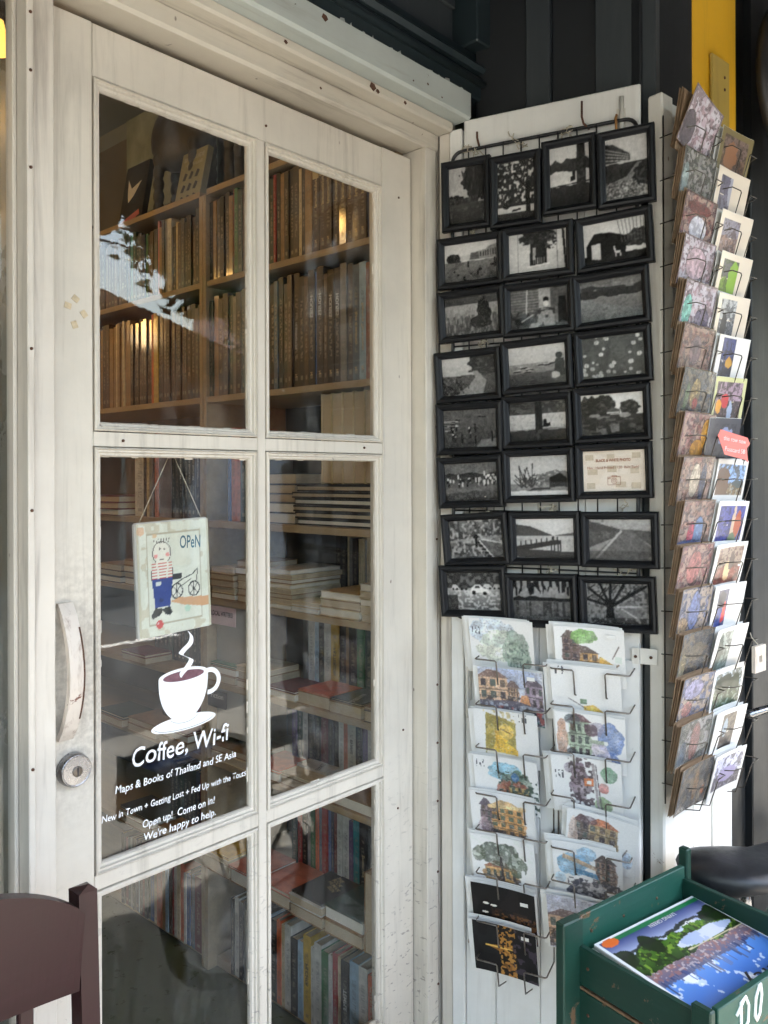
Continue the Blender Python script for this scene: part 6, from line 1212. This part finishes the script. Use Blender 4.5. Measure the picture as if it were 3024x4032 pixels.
for s_ in (-1, 1): MB().tube([(XR, YB+.055*s_, ZH), (1.02, YB+.06*s_, .509)], .006, 6).tube([(1.22, YB+.06*s_, .512), (1.34, YB+.018*s_, .53)], .005, 6).build('rack_strut', M['wire'], bk)
MB().tube([(bb[0], YB-.07, bb[2]), (bb[0], YB+.07, bb[2])], .014, 8).tube([(bb[0], YB-.07, bb[2]), (bb[0]+.12, YB-.07, bb[2]-.10)], .008, 6).tube([(bb[0], YB+.07, bb[2]), (bb[0]-.12, YB+.07, bb[2]+.10)], .008, 6).build('crank', M['chrome'], bk)
MB().tube([(bb[0]+.08*math.cos(a), YB-.045, bb[2]+.08*math.sin(a)) for a in [2*math.pi*k/28 for k in range(28)]], .006, 5, closed=True).build('chain_wheel', M['steel'], bk)
# saddle: wide rounded tail towards the crate, narrowing nose
prof = [(0,.018,.0),(.012,.056,.014),(.035,.080,.021),(.075,.088,.021),(.115,.074,.015),(.150,.048,.010),(.19,.032,.010),(.235,.026,.012),(.262,.020,.008),(.272,.008,.0)]
mb = MB(); nn = 18; vs_ = []
for (x, hw, top) in prof:
    for k in range(nn):
        a = 2*math.pi*k/nn; c_, s2 = math.cos(a), math.sin(a); z_ = top+.004 if s2 > 0 else 0
        zz = (s2**.7 if s2 > 0 else -abs(s2)**.8)*(.020+top*.4 if s2 > 0 else .030 if x < .15 else .018)
        vs_.append((1.187+1.25*x*.94, YB+.030+max(hw*1.15, .05 if x > .1 else 0)*c_-1.25*x*.34, .690+top*.6+zz))
fs_ = [(i*nn+j, i*nn+(j+1)%nn, (i+1)*nn+(j+1)%nn, (i+1)*nn+j) for i in range(len(prof)-1) for j in range(nn)] + [tuple(range(nn-1,-1,-1)), tuple((len(prof)-1)*nn+j for j in range(nn))]
mb.add(vs_, fs_, True); mb.build('saddle', M['saddle'], bk)

# ================================================================== chair by the door
ch = thing('wooden_chair', 'burgundy lacquered wooden chair with a curved crest rail by the door', 'chair', (-.08, -.40, -.02))
CY = -.205
def post(x, sx):
    mb = MB(); P = [(-.02, .0, 0.), (.30, .0, 0.), (.45, .0, 0.), (.75, .0, -.0), (.905, .012, 0)]; ring_ = []
    for (z, back, _q) in P: 
        xo = x + sx*(.012*(z-.45) if False else (.905-z)*.038)
        ring_ += [(xo-.0135, CY+.034-back*0-(z-.45)*.03-.030, z), (xo+.0135, CY+.034-(z-.45)*.03-.030, z), (xo+.0135, CY+.034-(z-.45)*.03, z), (xo-.0135, CY+.034-(z-.45)*.03, z)]
    k = len(P); ring_ += [(x, CY-.0115, .917)]
    top = (k-1)*4
    mb.add(ring_, [(3,2,1,0)] + [(i*4+j, i*4+(j+1)%4, i*4+4+(j+1)%4, i*4+4+j) for i in range(k-1) for j in range(4)] + [(top+j, top+(j+1)%4, len(ring_)-1) for j in range(4)])
    return mb
ch.scale = (1, 1, 1.022)
post(.120, 1).build('back_post', M['chair'], ch); post(-.300, -1).build('back_post', M['chair'], ch)
mb = MB(); n = 40; vs_ = []
for i in range(n+1):
    t = i/n; x = -.288+.396*t; ar = 1-(2*t-1)**2; bow = .022*ar; z1 = .885+.072*ar**.8; z0 = .775+.012*ar
    vs_ += [(x, CY-.003+bow*-.0-.004, z0), (x, CY-.020-.004, z1), (x, CY-.020+.016, z1), (x, CY-.003+.016, z0)]
mb.add(vs_, [(3,2,1,0), tuple(n*4+j for j in range(4))] + [(i*4+j, i*4+(j+1)%4, i*4+4+(j+1)%4, i*4+4+j) for i in range(n) for j in range(4)]); mb.build('crest_rail', M['chair'], ch)
for x in (.040, -.035, -.105, -.18, -.25): MB().cbox(x-.010, x+.010, CY+.004, CY+.016, .44, .778, .002).build('back_slat', M['chair'], ch)
MB().cbox(-.30, .14, CY-.42, CY+.002, .425, .45, .006).build('seat', M['chair'], ch)
MB().cbox(-.29, .12, CY-.002, CY+.022, .372, .424, .003).build('back_rail', M['chair'], ch)
for x in (-.28, .10): MB().cbox(x-.016, x+.016, CY-.41, CY-.375, -.02, .4248, .003).build('front_leg', M['chair'], ch); MB().cbox(x-.009, x+.009, CY-.374, CY+.0, .18, .21, .002).build('stretcher', M['chair'], ch)

# ================================================================== across the street (seen in the door glass)
hs = thing('orange_house', 'orange plastered house with a rusty low gable roof across the street', 'house', (7, -13, -.02))
HX0, HX1, HY = 1.0, 10.6, -11.0
DZR = -.55
MB().prism([(HX0,-.02),(HX1,-.02),(HX1,2.75),(5.2,4.2),(HX0,3.1)], HY, HY-6).build('wall', M['orange'], hs)
for s_, (xa, za, xb, zb) in enumerate(((5.2, 4.25, 11.5, 2.58), (5.2, 4.25, .1, 2.98))):
    MB().prism([(xa,za),(xb,zb),(xb,zb+.14),(xa,za+.16)], HY+1.1, HY-6.6).build('roof', M['rust'], hs)
for x in (2.0, 4.2, 7.3, 9.0):
    w_ = MB().cbox(x, x+1.0, HY+.0, HY+.06, .9, 2.3, .01).build('window', M['trim'], hs); MB().box(x+.08, x+.48, HY+.061, HY+.07, .98, 2.22).box(x+.52, x+.92, HY+.061, HY+.07, .98, 2.22).build('shutter', M['shade'], w_)
dr = MB().cbox(5.7, 6.7, HY+.0, HY+.05, -.019, 2.2, .01).build('door', M['trim'], hs); MB().box(5.8, 6.6, HY+.051, HY+.06, .1, 2.1).build('door_leaf', M['rust'], dr)
sh2 = thing('far_shophouse', 'pale two-storey shophouse beyond the orange house', 'house', (16, -14, -.02))
MB().box(12.2, 22, -17, -11.2, -.02, 6.2).build('wall', plain('pale_pink_plaster', (.50,.40,.36), .85, var=.1, scale=1.5), sh2)
for k in range(4):
    for z in (.6, 3.6): w_ = MB().cbox(12.9+k*2.3, 14.2+k*2.3, -11.2, -11.12, z, z+1.7, .01).build('window', M['shade'], sh2)
MB().box(12.0, 22.2, -17.2, -10.8, 6.2, 6.4).build('roof', M['rust'], sh2)
lh = thing('low_shop', 'low grey shop row on the far side of the street', 'house', (-6, -14, -.02))
MB().box(-16, .6, -17, -11.3, -.02, 3.4).build('wall', plain('grey_plaster', (.36,.35,.33), .85, var=.15, scale=1.5), lh); MB().box(-16.3, .8, -17.2, -10.6, 3.4, 3.6).build('roof', M['rust'], lh)
def tree(x, y, h, r, label, seed, leaves=5200, lean=0., bare=False):
    t = thing('street_tree', label, 'tree', (x, y, -.02)); q = random.Random(seed); mb = MB()
    mb.tube([(x,y,-.02),(x+.05,y,h*.3),(x+lean*.5,y+.05,h*.55)], [.16,.13,.09], 8); tips = []
    for k in range(11):
        a = q.uniform(0, 6.28); e = q.uniform(.2, 1.2); l = r*q.uniform(.6, 1.1); p0 = Vector((x+lean*.4*q.random(), y, h*(.38+.2*q.random()))); d = Vector((math.cos(a)*math.cos(e), math.sin(a)*math.cos(e), math.sin(e)))
        p1 = p0+d*l*.5; p2 = p0+d*l+Vector((0,0,.15)); mb.tube([p0,p1,p2], [.055,.035,.014], 6); tips += [p1, p2]
        for j in range(3):
            e2 = d+Vector((q.gauss(0,.6), q.gauss(0,.6), q.gauss(.1,.4))); p3 = p1+e2*l*.5; mb.tube([p1,(p1+p3)/2+Vector((q.gauss(0,.04),0,q.gauss(0,.05))),p3], [.022,.014,.006], 5); tips.append(p3)
            if bare:
                for jj in range(4): p4 = p3+Vector((q.gauss(0,.3), q.gauss(0,.3), q.gauss(.1,.3))); mb.tube([p3, p4], [.008,.003], 4)
    mb.build('trunk', M['bark'], t)
    if leaves:
        lv = MB(); 
        for k in range(leaves):
            c = q.choice(tips)+Vector((q.gauss(0,.26), q.gauss(0,.26), q.gauss(0,.22))); u = Vector((q.gauss(0,1),q.gauss(0,1),q.gauss(0,.6))).normalized()*q.uniform(.09,.19); w_ = u.cross(Vector((q.gauss(0,1),q.gauss(0,1),q.gauss(0,1)))).normalized()*q.uniform(.05,.09)
            lv.v += [tuple(c-u), tuple(c+w_), tuple(c+u), tuple(c-w_)]; n_ = len(lv.v); lv.f.append((n_-4,n_-3,n_-2,n_-1)); lv.sm.append(False)
        me = bpy.data.meshes.new('crown'); me.from_pydata([tuple(Vector(v)-BASE[t.name]) for v in lv.v], [], lv.f); me.materials.append(M['leaf']); o = bpy.data.objects.new('crown', me); C.objects.link(o); o.parent = t
    return t
tree(8.35, -8.6, 7.0, 1.5, 'leafy green street tree on the far pavement before the orange house', 3, 9000)
tree(12.2, -9.4, 7.4, 2.2, 'leafy green tree further along the far pavement', 8, 9000)
tree(1.2, -9.7, 5.6, 2.0, 'bare branched tree on the far pavement', 21, 0, bare=True)
for i, (y, z) in enumerate(((-8.9, 5.2), (-8.95, 5.02), (-8.9, 4.86), (-9.0, 4.66))):
    solo(MB().tube([(-30+5*k, y, z+.10*((k % 6)-3)**2/9) for k in range(13)], .014, 5), 'power_cable', M['cable'], 'black overhead cable along the far pavement, %s from the top' % ORD[i+1], 'cable', (0, y, z))
for x in (-7.5, 21.5): solo(MB().lathe([(.15,-.02),(.13,3),(.11,7)], x, -8.95, 12), 'utility_pole', M['sidewalk'], 'concrete utility pole %s' % ('past the pale shophouse' if x > 0 else 'by the low shop row'), 'pole', (x, -8.95, -.02))
# parked pickup in the street
vn_ = thing('parked_van', 'white van parked along the far kerb', 'van', (8.5, -7.6, -.15))
MB().prism([(6.2,.25),(10.6,.25),(10.6,.95),(9.9,1.05),(9.2,1.75),(6.3,1.78),(6.2,1.0)], -8.4, -6.8).build('body', M['carpaint'], vn_)
MB().prism([(6.5,1.05),(9.5,1.05),(9.05,1.65),(6.5,1.66)], -6.795, -6.785).build('side_window', M['shade'], vn_)
for x in (7.0, 9.8): MB().lathe([(.31,-.02),(.33,.0),(.33,.18),(.30,.2)], x, .18, 20, 'y', Matrix.Translation((0,-6.98,0))).build('wheel', M['rubber'], vn_)
MB().box(6.17, 6.199, -6.95, -6.82, .8, 1.1).build('tail_lamp', M['redlamp'], vn_)
print('books', BOOKS[0], 'objects', len(bpy.data.objects))

# ================================================================== books that neither the camera nor a step beside it can pick out become one mass
bpy.context.view_layer.update(); dg = bpy.context.evaluated_depsgraph_get()
def seen(o):
    bb_ = [Vector(c) for c in o.bound_box]; x0, x1 = min(b.x for b in bb_), max(b.x for b in bb_); y0, y1 = min(b.y for b in bb_), max(b.y for b in bb_); z0, z1 = min(b.z for b in bb_), max(b.z for b in bb_)
    pts = [(x0-.001, y0+(y1-y0)*a, z0+(z1-z0)*b) for a in (.2, .5, .8) for b in (.1, .3, .5, .7, .9)] + [(x0+(x1-x0)*a, y0+(y1-y0)*b, z1+.001) for a in (.15, .5) for b in (.3, .7)]
    org = cam.matrix_world.translation
    for p in pts:
        w = o.matrix_world @ Vector(p); d = w-org; dist = d.length; d.normalize(); a = org.copy(); left = dist-.0015; ok = False
        for k in range(8):
            hit, loc, nn_, ix, ob, mm = scene.ray_cast(dg, a, d, distance=left)
            if not hit: ok = True; break
            if not ob.name.startswith('pane'): break
            left -= (loc-a).length+.0005; a = loc+d*.0005
        if ok: return True
    return False
books = [o for o in C.objects if o.name.split('.')[0] == 'book' and o.parent is None]
hid = [o for o in books if not seen(o)]
mass = MB()
for o in hid:
    for q in [o]+list(o.children):
        if q.name.startswith('lettering') or q.name.startswith('spine_band'): continue
        mw = o.matrix_world if q is o else o.matrix_world @ q.matrix_local; mass.add([tuple(mw @ v.co) for v in q.data.vertices], [tuple(f.vertices) for f in q.data.polygons])
    for q in list(o.children): bpy.data.objects.remove(q)
    bpy.data.objects.remove(o)
ms = mass.build('book_mass', M['shadebooks'], None, (1.2, .8, .03)); ms.location = (1.2, .8, .03); tag(ms, 'rows of books tucked out of sight behind the front ones', 'books', kind='stuff')
print('books kept', len(books)-len(hid), 'massed', len(hid), 'objects', len(bpy.data.objects))
